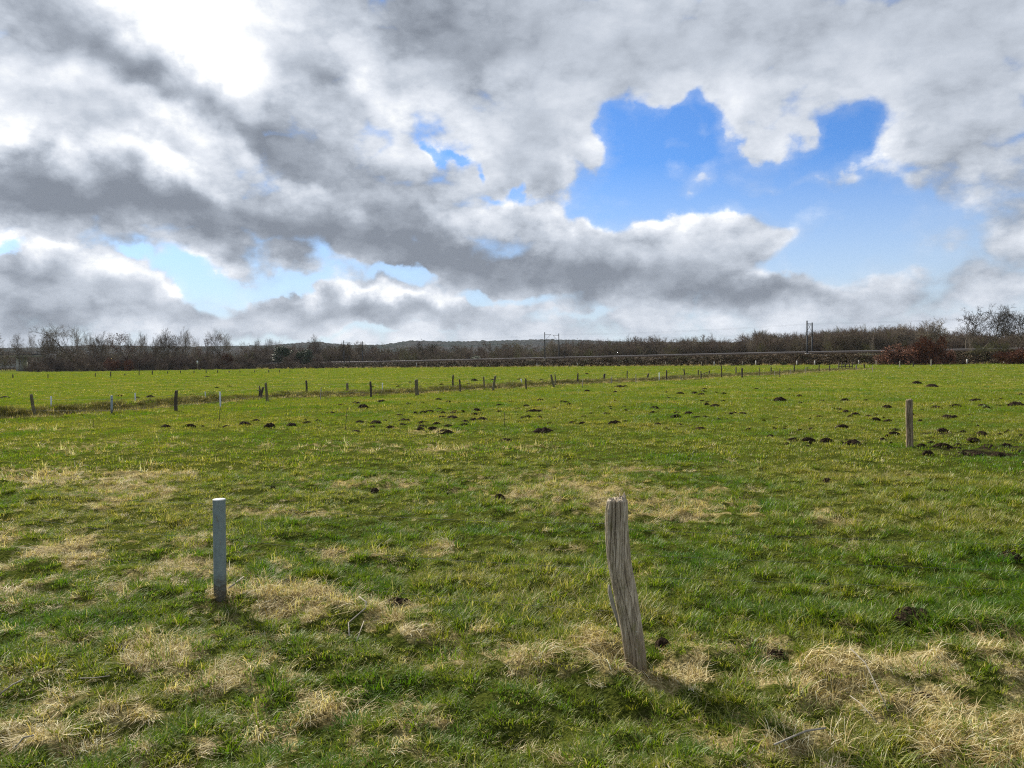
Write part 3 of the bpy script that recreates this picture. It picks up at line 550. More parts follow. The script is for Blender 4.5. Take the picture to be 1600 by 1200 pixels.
# ------------------------------------------------------------------ fence posts in the field
ORD = 'first second third fourth fifth sixth seventh eighth ninth tenth eleventh twelfth thirteenth fourteenth fifteenth sixteenth seventeenth eighteenth nineteenth twentieth'.split()
def nth(i):
    if i < 20: return ORD[i]
    tens = {2: ('twenty', 'twentieth'), 3: ('thirty', 'thirtieth'), 4: ('forty', 'fortieth'), 5: ('fifty', 'fiftieth')}[(i + 1) // 10]
    return tens[1] if (i + 1) % 10 == 0 else tens[0] + '-' + ORD[(i + 1) % 10 - 1]
KM = {'w': (W_DARK, 'dark wooden'), 'm': (W_MOSS, 'mossy wooden'), 'g': (GALV_L, 'thin pale metal'), 'r': (GALV, 'round green-grey pipe'), 'p': (W_PALE, 'pale wooden')}
def post(px, py, tx, ty, wpx, kind, label, group, name=None, xtra=None):
    x, y, z = ground_at(px, py); t = at_y(tx, ty, y); r = max(wpx / 2 / FPX * math.hypot(x, y), .012); h = t[2] - z; mat = KM[kind][0]
    nm = name or ('wooden_post' if kind in 'wmp' else 'metal_post')
    if kind in 'gr': m = MB(); m.tube([(0, 0, -.15), (0, 0, 0), (t[0] - x, 0, h)], r, 8); me = m.mesh(nm, mat, True)
    else: me = trunk_mesh(nm, [(0, 0, -.15), (0, 0, 0), ((t[0] - x) * .5 + .02 * math.sin(px), 0, h * .5), (t[0] - x, 0, h)], [r * 1.05, r * 1.05, r, r * .93], mat, 26, 20, .3, int(px), [(-1.8, .25, .5, .3)], .03)
    o = put(nm, me, None, (x, y, z)); tag(o, label, 'fence post', group); return o, (x, y, z), (t[0], y, t[2])
DP = [(55,648,48.7,616,4.2,'m'),(80,640,80,619,1.8,'g'),(174.5,645,174.5,618,3,'r'),(212,634,211,614,1.8,'g'),(274.7,642,275.7,610,5,'w'),(321,627,320.6,612,1.4,'g'),(344.5,636,343.5,612,2.4,'g'),(407.5,623,411,605,3.6,'w'),(418,628,415,598,4,'m'),
 (479,616,478.5,594.5,3.2,'w'),(501,625,502,605,1.5,'p'),(543,616,542.4,598.5,4,'m'),(579.5,620,578.5,596,3.6,'w'),(597.5,612,597.5,598,1.2,'g'),(652,619,650.5,593,6,'m'),(708,608,708,586,2.8,'w'),(719,612,718,592.5,2.8,'w'),(756.5,606,755.5,588.5,2.5,'m'),
 (770.5,611,774,587,4,'m'),(815,600,814.5,592,1.8,'g'),(822.5,609,821.5,591,2.5,'w'),(865.5,605,861,585,3.4,'m'),(868.5,601,867,585,2,'m'),(903,599,903,583,2.6,'w'),(910,605,911,592,1.4,'p'),(943.5,598,944.5,584,3.6,'w'),(955.5,599,955.5,589,2.2,'p'),(980,593,980,579,1.9,'m'),
 (993.5,598,993.5,585,1.3,'p'),(1011.5,593,1013.2,583.5,2.8,'w'),(1030,595,1030,582,.9,'g'),(1042,592,1041.5,578.5,2.4,'w'),(1064,595,1064,586,1.0,'p'),(1069.5,590,1068.5,576,2,'w'),(1091.5,589,1091,578,1.9,'w'),(1095.5,592,1095,580,1.9,'w'),(1107,587,1108.5,579,1.8,'w'),
 (1127.5,590,1127,571,1.7,'w'),(1150,587,1150,573,1.9,'m'),(1159.5,590,1159.5,575,2.8,'w'),(1186,588,1187.2,574,1.1,'w'),(1205,583,1205,574,1.8,'w'),(1211,588,1210.5,579,.9,'p'),(1218.5,590,1218.5,576,1.2,'w'),(1235,585,1235,577,.9,'p'),(1241,582,1241,570,1.8,'w'),
 (1258,584,1258.5,574,1,'p'),(1261.5,580,1261,573,1.4,'w'),(1280,581,1280,570,1.7,'w'),(1296,580,1296,571,1.7,'w'),(1311,578,1311,566,1.5,'w'),(1338,578,1338,570,1.6,'p'),(1351,577,1350,568,1.9,'w'),(1363.5,582,1363.5,571,1.0,'p'),(1406,573,1406,564,1.4,'p'),(1427,573,1427,565,1.5,'w'),(1455,572,1455,562,1.5,'p')]
DECO = {0: 'leaning left at the far left', 2: 'standing in the leaf litter', 4: 'thick and upright', 7: 'tilted right as a strut', 8: 'leaning over the tilted strut', 14: 'thickest of the row', 18: 'leaning to the right', 21: 'leaning left beside a straight one', 29: 'short and stubby', 36: 'holding up a fallen rail', 39: 'stout and dark'}
LAND = []
for i, a in enumerate(DP):
    lab = f"{KM[a[5]][1]} post, {nth(i)} from the left along the ditch" + (f", {DECO[i]}" if i in DECO else '')
    o, b, t = post(*a, lab, 'fence posts along the field ditch'); LAND.append((a[0], nth(i)))
    if i == 36:                                     # fallen rail
        q = gp3(1096, 588.5, .12); m = MB(); m.tube([(q[0], q[1], q[2]), (t[0], t[1], t[2] - .1)], .035, 6); tag(put('fallen_rail', m.mesh('fallen_rail', W_DARK)), 'broken rail slanting up to a short dark post by the ditch', 'fence rail')
    if i == 8: P8 = t
m = MB(); a = ground_at(405, 620)
m.tube([(0, 0, .0), (.06, 0, .35), (.02, 0, .62)], [.06, .05, .02], 6); m.tube([(.05, 0, .3), (-.14, .02, .42)], [.03, .012], 5); tag(put('broken_stake', m.mesh('broken_stake', W_DARK, True), None, a), 'broken dark stake with a stub beside the tilted strut', 'fence stake')
# ditch fence wires, wooden post to wooden post
tops = [at_y(a[2], a[3] + (a[1] - a[3]) * .22, ground_at(a[0], a[1])[1]) for a in DP]
main = [0, 2, 4, 8, 9, 12, 14, 16, 18, 20, 21, 23, 25, 31, 33, 37, 39]
for q, dz in enumerate((0, -.4)):
    tag(wire([(tops[i][0], tops[i][1] - .05, tops[i][2] + dz) for i in main], .004, 8, .03), ('upper' if q == 0 else 'lower') + ' wire of the old fence along the ditch', 'fence wire')
# small hurdle gate
gate = empty('field_gate', ground_at(1321, 577)); tag(gate, 'small dark wooden hurdle gate at the far end of the ditch fence', 'gate')
g0 = gate.location; ln = 1.9
for x in (0, .45, .95, 1.5, ln):
    m = MB(); m.box((x - .05 - ln / 2, -.05, -.05), (x + .05 - ln / 2, .05, .95 + .15 * math.sin(x * 7))); put('upright', m.mesh('upright', W_DARK), gate)
for z in (.35, .72): m = MB(); m.box((-ln / 2, -.09, z - .05), (ln / 2, -.052, z + .05)); put('rail', m.mesh('rail', W_DARK), gate)
m = MB(); m.tube([(-.7, -.11, .15), (.5, -.11, .95)], .04, 5); put('brace', m.mesh('brace', W_DARK), gate)
# distant fences
FL = [(20,592,585),(75,591,584),(149,589,583),(173,588.5,580.5),(195,587,583.5),(217.5,586.5,578.5),(238,585.5,579),(262,584.5,580),(282,583.6,579),(303,583.4,579),(322,583,577.5),(340,582.8,578),(358,582.6,579),(375,582.5,577.5),(398,582.3,578),(420,582,578),(437,581.8,578),(453,581.4,578.5)]
for i, (x, y0, y1) in enumerate(FL): post(x, y0, x, y1, 1.15 + .3 * (i % 3 == 0), 'w', f'small distant dark post, {nth(i)} from the left in the far left fence', 'posts of the far left fence')
ft = [at_y(x, y1 + 1.5, ground_at(x, y0)[1]) for x, y0, y1 in FL]; tag(wire(ft, .006, 3, .03), 'wire of the far left fence below the bare trees', 'fence wire')
FR = [(606,570,3),(650.5,568,7),(667,571,3),(744,570,2.5),(765,571,2),(839,567.5,5),(902,568,3.5),(950,568.5,2.5),(1040,567,2.5),(1096,565.5,3),(1116,564,5),(1160,566,3),(1181,562,7),(1245,562.5,6),(1273,563,4.5),(1342,564,4),(1369.5,561,5.5),(1511,558.5,7),(1569,559,6)]
for i, (x, y1, h) in enumerate(FR):
    v = ray(x, 570); s_ = 0                        # foot of the railway bank in this direction
    t = -(-RAIL_A[0] * RN[0] - RAIL_A[1] * RN[1] + 9.6) / (v[0] * RN[0] + v[1] * RN[1]); X, Y = v[0] * t, v[1] * t; Z = HZ(X, Y); H = max(h / FPX * Y * 1.1, 1.0)
    m = MB(); r = .09 if h > 4 else .06; m.box((-r, -r, -.1), (r, r, H)); o = put('boundary_post', m.mesh('boundary_post', CONC if h > 3.2 else W_PALE), None, (X, Y, Z)); tag(o, f'pale post, {nth(i)} from the left at the foot of the railway bank', 'boundary post', 'pale posts along the railway foot')
# thin electric fence stakes in the near pasture
for px, py, ty, lb in ((539, 672, 638, 'centre left near the molehills'), (788, 665, 644, 'in the middle of the field'), (341, 668, 637, 'left, below the ditch fence'), (145.5, 668, 655, 'at far left below the ditch'), (1504.5, 590, 574, 'far right in the open pasture')):
    x, y, z = ground_at(px, py); t = at_y(px + (3.5 if px in (539,341) else 0), ty, y); m = MB(); m.tube([(0, 0, -.1), ((t[0] - x) * .6, 0, (t[2] - z) * .6), (t[0] - x, 0, t[2] - z)], .004 + .00018 * y, 5); tag(put('fence_stake', m.mesh('fence_stake', W_DARK), None, (x, y, z)), f'thin dark electric fence stake {lb}', 'fence stake')

# ------------------------------------------------------------------ molehills
SOIL, k, b = principled('black_soil', .95, 0.03); O = pos(k); n = k.noise(O, 45, 4, .7)
k.put(b.inputs['Base Color'], k.ramp(n, [(.35, (.009, .006, .004)), (.55, (.032, .022, .014)), (.72, (.085, .062, .042))])); bump(k, b, n, 1.0, .02)
def molehill(seed, na=36, nr=14):
    r = np.random.default_rng(seed); V = [(0, 0, 1)]; F = []; T = []
    a = np.linspace(0, 2 * math.pi, na, endpoint=False)
    for i in range(1, nr + 1):
        t = i / nr; rr_ = t * (1 + .45 * perlin(np.cos(a) * 1.3 + seed, np.sin(a) * 1.3, seed)); h = (1 - t ** 2.2) ** .8 * (1 + .30 * perlin(np.cos(a) * t * 3, np.sin(a) * t * 3 + seed, seed + 2)) + .17 * perlin(np.cos(a) * t * 9, np.sin(a) * t * 9, seed + 5) * (1 - t * .5)
        h = h - (.30 if i == nr else 0)
        V += list(zip(rr_ * np.cos(a), rr_ * np.sin(a), h))
    for j in range(na): T.append((0, 1 + j, 1 + (j + 1) % na))
    for i in range(nr - 1):
        for j in range(na): p = 1 + i * na; F.append((p + j, p + na + j, p + na + (j + 1) % na, p + (j + 1) % na))
    for _ in range(46):                            # crumbs on and round the heap
        c = r.normal(0, .62, 2); d = np.hypot(*c); s = r.uniform(.035, .11); z = max(0, 1 - d ** 2.2) ** .8 + .02; b0 = len(V)
        oc = [(1, 0, 0), (0, 1, 0), (-1, 0, 0), (0, -1, 0), (0, 0, 1.6), (0, 0, -1.6)]
        V += [(c[0] + p[0] * s * r.uniform(.7, 1.3), c[1] + p[1] * s, z + p[2] * s * r.uniform(.7, 1.3)) for p in oc]
        T += [(b0 + p, b0 + q, b0 + 4) for p, q in ((0, 1), (1, 2), (2, 3), (3, 0))] + [(b0 + q, b0 + p, b0 + 5) for p, q in ((0, 1), (1, 2), (2, 3), (3, 0))]
    return mesh_from('molehill', V, [np.array(F), np.array(T)], SOIL, False)
MH = [molehill(100 + s) for s in range(7)]
HILLS = """259,668,12 296,667,12 317,667,5 354,667,9 382,665,16 422,669,17 400,658,9 455,665,12 480,662,13 497,659,10 477,658,6 447,655,9 531,633,8 556,630,10 568,637,12 597,628,10 638,632,9 660,630,7 701,629,7 717,630,5 512,646,6 519,645,8 624,649,10 650,646,8 661,645,7 672,645,13 685,645,7 692,645,7 711,644,9 745,642,11 741,648,9 750,647,6 707,654,17 562,660,13 587,661,13 602,658,8 632,658,13 628,664,9 661,662,17 682,664,12 701,666,10 727,660,12 740,658,12 753,657,15 726,664,10 583,668,9 610,669,11 556,675,12 659,668,12 657,673,10 676,671,15 695,677,18 525,662,6 532,662,5 715,669,7 798,628,6 780,644,8 809,639,6 822,636,7 838,637,8 827,644,7 833,643,12 842,643,9 860,641,8 866,638,7 889,633,8 878,628,6 859,662,9 895,661,9 910,662,9 947,648,14 953,636,5 961,627,6 954,639,5 978,642,5 968,605,11 977,604,6 961,613,6 917,612,6 1063,615,9 1085,615,8 1098,613,9 1096,617,9 1101,608,8 1118,614,7 1131,616,7 1041,613,4 1044,622,5 1097,627,5 1105,629,6 1104,633,6 1118,635,11 1182,608,4 1209,612,4 1218,627,15 1234,609,6 1249,620,8 1250,629,6 1196,623,4 1020,645,9 1028,645,7 1023,638,9 1057,646,9 1076,648,11 1133,646,5 1160,647,13 1142,647,7 960,663,16 1027,663,10 1095,669,14 1057,653,12 1089,653,10 1101,652,8 1123,656,5 1136,656,5 1193,658,8 849,676,22 790,689,14 1040,670,8 1170,672,9
1287,628,8 1320,626,10 1300,639,8 1311,646,8 1322,644,7 1336,648,11 1329,651,8 1357,651,10 1367,648,7 1368,657,14 1388,658,12 1385,637,12 1280,653,10 1210,671,8 1226,671,6 1249,673,10 1268,671,11 1316,669,20 1240,688,16 1262,688,17 1204,682,8 1291,690,24 1333,694,26 1396,680,20 1397,673,15 1437,637,7 1463,638,13 1432,600,12 1457,604,16 1493,636,14 1525,627,13 1536,635,14 1510,632,6 1564,625,10 1559,633,9 1587,634,20 1595,617,8 1472,675,19 1460,681,12 1480,653,15 1515,649,9 1491,652,10 1505,676,12 1534,677,14 1536,681,13 1571,677,9 1562,680,8 1596,682,9 1455,693,12 1472,700,24 1450,712,16 1502,711,20 1525,711,22 1560,712,20 1590,708,20 1520,691,18 1545,700,20 1572,697,16 1495,702,16 1440,697,14 1475,770,14 1425,968,70 1577,876,42 1214,1028,36 1444,1100,46 1035,1010,26 586,768,16 427,765,11 1293,752,14 1330,752,24 701,775,12 780,777,14 622,946,40 1420,745,10 1560,760,12
8,622,10 187,619,6 214,622,7 234,621,10 324,589,6 339,606,5 359,604,5 289,618,5 299,617,4 371,619,7 555,611,6 582,606,6 622,604,5 658,604,4 741,595,8 812,593,6 846,594,5 732,600,5 690,601,5 770,594,5 829,596,6 917,585,6 641,598,5 1072,585,5"""
used = {}; hills = []; rx_ = random.Random(77)
for _ in range(58): py_ = rx_.choice([rx_.uniform(622, 660), rx_.uniform(640, 712)]); px_ = rx_.uniform(640, 1600) if py_ < 680 else rx_.uniform(1180, 1600); HILLS += f' {px_:.0f},{py_:.0f},{rx_.uniform(4, 9):.0f}'
for w_ in HILLS.split(): px, py, wd = map(float, w_.split(',')); hills.append((px, py, wd))
hills.sort(key=lambda h: -h[1])
MH_KEEP = []
for i, (px, py, wd) in enumerate(hills):
    x, y, z = ground_at(px, py); rad = wd / 2 / FPX * y * 1.12; r_ = random.Random(i); rad *= .8 if (py > 655 and py < 716 and px > 1180) else 1.0
    hgt = (rad * r_.uniform(.45, .68) if rad < .3 else rad * .45) * (1.25 if (px, py) in ((422, 669), (568, 637), (889, 633)) else 1)
    if py > 715: hgt = min(max(hgt, .035), .07); rad *= .8  # some of these near heaps stand in for dark hollows in the turf
    o = put('molehill', MH[i % 7], None, (x, y, z)); o.scale = (rad * 1.25, rad * r_.uniform(.6, 1.1), max(hgt, .045)); o.rotation_euler = (0, 0, r_.uniform(-.5, .5) + (3.1416 if r_.random() < .5 else 0))
    if py > 720: reg = 'pipe' if px < 700 else ('bent' if px < 1130 else 'near'); reg = {'pipe': 'between the pipe post and the ditch', 'bent': 'close to the bent wooden post', 'near': 'in the near grass right of the bent wooden post'}[reg]
    elif px > 1165 and py > 592:
        reg = 'in the field below the tall pair of masts' if px < 1275 else 'in the field left of the lone split post' if px < 1340 else 'just left of the lone split post' if px < 1421 else 'just right of the lone split post' if px < 1482 else 'in the field below the alder clump' if px < 1540 else 'at the right edge of the field'
    else:
        q = min(LAND, key=lambda l: abs(l[0] - px)); far_ = (x, y) and dist_line(np.array([x]), np.array([y]), DITCH)[1][0] > 0
        reg = ('beyond the ' if far_ else 'in front of the ') + q[1] + ' ditch post from the left'
    c_ = used[reg] = used.get(reg, 0) + 1
    size = 'broad' if rad > .33 else 'tall dark' if hgt > .17 else 'small' if rad < .17 else 'medium'
    tag(o, f'{size} black molehill {reg}, ' + ('nearest' if c_ == 1 else f'{nth(c_ - 1)} nearest'), 'molehill', 'molehills scattered over the pasture'); MH_KEEP.append((x, y))

# ------------------------------------------------------------------ railway
def rail_obj(): pass
S0, S1 = 20.0, 860.0; ST = np.arange(S0, S1 + 1, 4.0)
def along(prof, name, mat, sm=False, jit=0):      # sweep a cross-section (offset, height above rail bed) along the line
    V = []; n = len(prof)
    for s in ST:
        h = rail_h(s)
        for off, dz in prof:
            x, y = rail_pt(s, off); g = -0.6 if off > 0 else 0
            V.append((x, y, (h + dz) if dz > -50 else -0.8))
    F = [(i * n + j, i * n + j + 1, (i + 1) * n + j + 1, (i + 1) * n + j) for i in range(len(ST) - 1) for j in range(n - 1)]
    return mesh_from(name, V, [np.array(F)], mat, sm)
BANK, k, b = principled('bramble_bank_soil', .95, 0.0); n = k.noise(pos(k), 1.1, 5, .7)
k.put(b.inputs['Base Color'], k.ramp(n, [(.35, (.008, .006, .004)), (.5, (.020, .015, .009)), (.65, (.045, .032, .018))])); bump(k, b, n, 1, .3)
tag(put('railway_embankment', along([(-8.4, -99), (-6.0, -.95), (-4.6, -.95), (-3.3, -.42), (8.2, -.35), (12.5, -99)], 'railway_embankment', BANK, False)), kind='structure')
BAL, k, b = principled('ballast', .95, 0.0); n = k.noise(pos(k), 9, 4, .7); k.put(b.inputs['Base Color'], k.ramp(n, [(.35, (.016, .013, .011)), (.65, (.05, .042, .036))]))
for base, which in ((0.0, 'nearer'), (4.2, 'farther')):
    tr = empty('railway_track', (*rail_pt(S0, base), 0)); tag(tr, f'{which} railway track on its low bank behind the pasture', 'railway track', 'tracks of the railway'); inv = Vector(tr.location)
    for nm, pr, mt in (('ballast', [(base - 1.9, -.34), (base - 1.3, -.02), (base + 1.3, -.02), (base + 1.9, -.34)], BAL), ('rail', [(base - .76, -.018), (base - .755, .14), (base - .69, .14), (base - .685, -.018)], RAILM), ('rail', [(base + .685, -.018), (base + .69, .14), (base + .755, .14), (base + .76, -.018)], RAILM)):
        me = along(pr, nm, mt); me.transform(Matrix.Translation(-inv)); put(nm, me, tr)
tag(put('cable_trough', along([(-5.7, -.99), (-5.7, -.80), (-5.5, -.80), (-5.5, -.99)], 'cable_trough', CONC)), 'pale concrete cable trough running along the shoulder of the railway bank', 'cable trough')
tag(put('cable_trough', along([(7.0, -.36), (7.0, .0), (7.2, .0), (7.2, -.36)], 'cable_trough', BAL)), 'low brown cable trough on the far side of the tracks', 'cable trough')

def mast(px, ty, off, side, label):
    v = ray(px, 560); t = (off + RAIL_A[0] * RN[0] + RAIL_A[1] * RN[1]) / (v[0] * RN[0] + v[1] * RN[1]); X, Y = v[0] * t, v[1] * t
    s_ = (X - RAIL_A[0]) * RU[0] + (Y - RAIL_A[1]) * RU[1]; z0 = rail_h(s_) - .4; top = at_y(px, ty, Y)[2]; H = top - z0
    e = empty('catenary_mast', (X, Y, z0)); tag(e, label, 'railway mast', 'catenary masts along the railway')
    m = MB(); m.box((-.15, -.15, -.3), (.15, .15, H * .55)); m.box((-.11, -.11, H * .55), (.11, .11, H)); put('mast_pole', m.mesh('mast_pole', MAST), e)
    d = RN * side; q = lambda a, z: (d[0] * a, d[1] * a, z)
    m = MB(); m.tube([q(0, H - .6), q(3.0, H - .6)], .045, 5); m.tube([q(0, H - 2.4), q(3.0, H - .6)], .04, 5); m.tube([q(.1, H - 2.4), q(2.4, H - 2.5)], .03, 5); put('cantilever', m.mesh('cantilever', MAST), e)
    m = MB(); m.box((-.35, -.35, -.32), (.35, .35, .1)); put('foundation', m.mesh('foundation', CONC), e)
    w1, w2 = q(3.0, H - .55), q(2.4, H - 2.6); return [(X + w1[0], Y + w1[1], z0 + w1[2]), (X + w2[0], Y + w2[1], z0 + w2[2])]
MN = [mast(*a) for a in ((537.5, 532, -2.6, 1, 'far left railway mast, nearer of its pair, against the hazy hills'), (851.5, 519, -2.6, 1, 'middle railway mast standing left of its pair'), (1261, 501, -2.6, 1, 'tall right-hand railway mast, left and taller of its pair'))]
MF = [mast(*a) for a in ((566.5, 533, 6.8, -1, 'far left railway mast, right one of its pair'), (873.5, 521, 6.8, -1, 'middle railway mast standing right of its pair'), (1269, 504, 6.8, -1, 'tall right-hand railway mast, right of its pair'))]
for nm, ms in (('nearer', MN), ('farther', MF)):
    for q, lb in ((0, 'messenger'), (1, 'contact')):
        A_, B_, C_ = (Vector(m_[q]) for m_ in ms); out_ = C_ + (C_ - B_) * 1.5; pre = A_ + (A_ - B_)
        tag(wire([pre, A_, B_, C_, out_], .007 if q == 0 else .006, 12, .5 if q == 0 else .1, 'overhead_wire', MAST), f'{lb} wire over the {nm} railway track', 'overhead wire', 'overhead wires of the railway')
def signal(px, ty, label):
    v = ray(px, 560); off = -2.2; t = (off + RAIL_A[0] * RN[0] + RAIL_A[1] * RN[1]) / (v[0] * RN[0] + v[1] * RN[1]); X, Y = v[0] * t, v[1] * t
    s_ = (X - RAIL_A[0]) * RU[0] + (Y - RAIL_A[1]) * RU[1]; z0 = rail_h(s_) - .4; H = at_y(px, ty, Y)[2] - z0; e = empty('railway_signal', (X, Y, z0)); tag(e, label, 'railway signal', 'railway signals')
    m = MB(); m.tube([(0, 0, -.2), (0, 0, H - 1.2)], .08, 8); put('signal_pole', m.mesh('signal_pole', MAST), e)
    m = MB(); m.box((-.32, -.1, H - 1.4), (.32, .1, H)); put('signal_head', m.mesh('signal_head', W_DARK), e)
    m = MB()
    for z in (H - .35, H - .75, H - 1.1): m.tube([(0, -.1, z), (0, -.28, z)], .1, 10)
    put('hood', m.mesh('hood', W_DARK), e)
signal(546, 555, 'small dark railway signal beside the far left mast'); signal(882, 546, 'small dark railway signal right of the middle pair of masts')

# ------------------------------------------------------------------ road bridge at far left
BD = 330.0
bx = lambda px: at_y(px, 560, BD)[0]
bz = lambda py, px=30: at_y(px, py, BD)[2]
DK = metal_mat('dark_bridge_edge', (.06, .062, .065), .8, 0.0); br_ = empty('road_bridge', (bx(20), BD, 0)); tag(br_, 'long flat concrete road bridge behind the field at the far left', 'bridge'); X0 = br_.location[0]
def bpart(nm, lo, hi, mat): m = MB(); m.box((lo[0] - X0, lo[1] - BD, lo[2]), (hi[0] - X0, hi[1] - BD, hi[2])); put(nm, m.mesh(nm, mat), br_)
bpart('deck_edge', (bx(-160), BD - .4, bz(555)), (bx(72), BD + .0, bz(552.8)), DK)
bpart('deck', (bx(-160), BD + .003, bz(557.5)), (bx(70), BD + 12, bz(553)), CONC)
bpart('pier', (bx(17.5), BD + 3, -.5), (bx(22.5), BD + 9, bz(557.5)), CONC); bpart('pier', (bx(-60), BD + 3, -.5), (bx(-55), BD + 9, bz(557.5)), CONC)
m = MB(); xs = np.arange(bx(-160), bx(72), 2.5)
for x in xs: m.box((x - X0 - .05, .02, bz(552.6)), (x - X0 + .05, .12, bz(549.5)))
m.box((xs[0] - X0, .0, bz(549.8)), (xs[-1] - X0, .14, bz(549.2))); m.box((xs[0] - X0, .02, bz(551.3)), (xs[-1] - X0, .10, bz(551.0))); put('guard_rail', m.mesh('guard_rail', MAST), br_)
bpart('abutment', (bx(66), BD + 1, -.5), (bx(80), BD + 11, bz(557)), CONC)

# ------------------------------------------------------------------ trees
def bark(name, c0, c1):
    M, k, b = principled(name, .9, .15); n = k.noise(objc(k), 5, 4, .7); rn = k.node('ShaderNodeObjectInfo').outputs['Random']
    c = k.ramp(n, [(.3, c0), (.7, c1)]); k.put(b.inputs['Base Color'], k.mix(k.mr(rn, 0, 1, 0, .35), c, (.11, .08, .05, 1))); return M
BARK = bark('bare_bark', (.045, .038, .030), (.12, .10, .08)); TWIG = bark('brown_twigs', (.080, .062, .046), (.155, .122, .092)); PALE_B = bark('pale_bark', (.20, .18, .14), (.42, .40, .35)); TWIG_P = bark('pale_twigs', (.15, .122, .092), (.26, .215, .165))
DARK_T = bark('dark_twigs', (.025, .020, .016), (.055, .045, .036)); RED_T = bark('purple_twigs', (.070, .047, .037), (.125, .088, .068)); OLIVE_T = bark('olive_twigs', (.075, .075, .026), (.135, .125, .045))
def leafm(name, c0, c1):
    M, k, b = principled(name, .7, .2); rn = k.node('ShaderNodeNewGeometry').outputs['Random Per Island']; k.put(b.inputs['Base Color'], k.ramp(rn, [(0, c0), (1, c1)])); return M
RUSSET = leafm('russet_leaves', (.045, .014, .006), (.17, .058, .020)); CONIF = leafm('conifer_needles', (.010, .022, .010), (.035, .060, .020)); BRAM = leafm('bramble_leaves', (.020, .016, .007), (.14, .085, .035)); GORSE = leafm('olive_leaves', (.03, .035, .010), (.09, .085, .03))

def grow(seed, H=15, stem=.3, lean=.0, spread=.9, limbs=12, stems=1, first=.25, twr=.022, up=.35, kinks=.18, leaves=None, nleaf=0, leafsize=.3, lv=4, mats=(None, None), sub=(7, 6, 5)):
    r = random.Random(seed); TR, CR_ = MB(), MB(); LQ = []
    def br(p, d, L, rad, lev):
        n = 5 if lev == 0 else 3 if lev < 3 else 2; pts = [p.copy()]; rr_ = [rad]
        for i in range(n):
            d = (d + Vector((r.gauss(0, kinks), r.gauss(0, kinks), r.gauss(0, kinks * .7) + (up * .22 if lev else .05)))).normalized(); p = p + d * (L / n); pts.append(p.copy()); rr_.append(rad * (1 - (i + 1) / n * (.75 if lev else .8)))
        (TR if lev <= 1 else CR_).tube(pts, rr_, (7, 5, 3, 3, 3)[min(lev, 4)], False)
        if leaves and lev >= 2:
            for _ in range(nleaf):
                q = pts[r.randrange(1, len(pts))] + Vector([r.gauss(0, leafsize * 1.2) for _ in range(3)]); LQ.append(q)
        if lev >= lv: return
        k_ = limbs if lev == 0 else sub[min(lev - 1, 2)]
        for i in range(k_):
            t = (first + (1 - first) * (i + r.random() * .8) / k_) if lev == 0 else r.uniform(.25, 1.0)
            t = min(t, .999); a = t * n; j = int(a); q = pts[j].lerp(pts[j + 1], a - j); ax = (pts[j + 1] - pts[j]).normalized()
            s_ = ax.orthogonal().normalized(); s_.rotate(Matrix.Rotation(r.uniform(0, 6.283), 3, ax)); w_ = spread * r.uniform(.6, 1.25) * (1.25 - .6 * t if lev == 0 else 1)
            dd_ = (ax + s_ * w_).normalized(); ll = L * ((.62 - .30 * t) if lev == 0 else r.uniform(.42, .62)); ra = max(rr_[j] * (.55 if lev == 0 else .6), twr * (1 if lev >= 2 else 1.6))
            br(q, dd_, ll, ra, lev + 1)
    for s_ in range(stems):
        a = 6.283 * s_ / stems + r.random(); dv = Vector((math.cos(a) * lean, math.sin(a) * lean, 1)).normalized(); br(Vector((math.cos(a) * stem * .8 * (stems > 1), math.sin(a) * stem * .8 * (stems > 1), -.3)), dv, H * (.92 if stems == 1 else r.uniform(.7, .95)), stem, 0)
    tr = TR.mesh('trunk', mats[0], True); cr = CR_.mesh('crown', mats[1])
    if leaves:
        V = []; Q = []
        for q in LQ:
            u = Vector([r.gauss(0, 1) for _ in range(3)]).normalized(); v = u.orthogonal().normalized(); z_ = leafsize * r.uniform(.3, .8); b0 = len(V)
            for a_, b_ in ((-1, 0), (0, -.7), (1, 0), (0, .7)): V.append(tuple(q + u * a_ * z_ + v * b_ * z_))
            Q.append((b0, b0 + 1, b0 + 2, b0 + 3))
        base = [tuple(v.co) for v in cr.vertices]; cr2 = mesh_from('crown', base + V, [np.array([list(p.vertices) for p in cr.polygons if len(p.vertices) == 4] + [tuple(x + len(base) for x in q) for q in Q])], mats[1]); cr2.materials.append(leaves)
        nf = len(cr2.polygons) - len(Q); mi = np.zeros(len(cr2.polygons), np.int32); mi[nf:] = 1; cr2.polygons.foreach_set('material_index', mi); cr = cr2
    return tr, cr
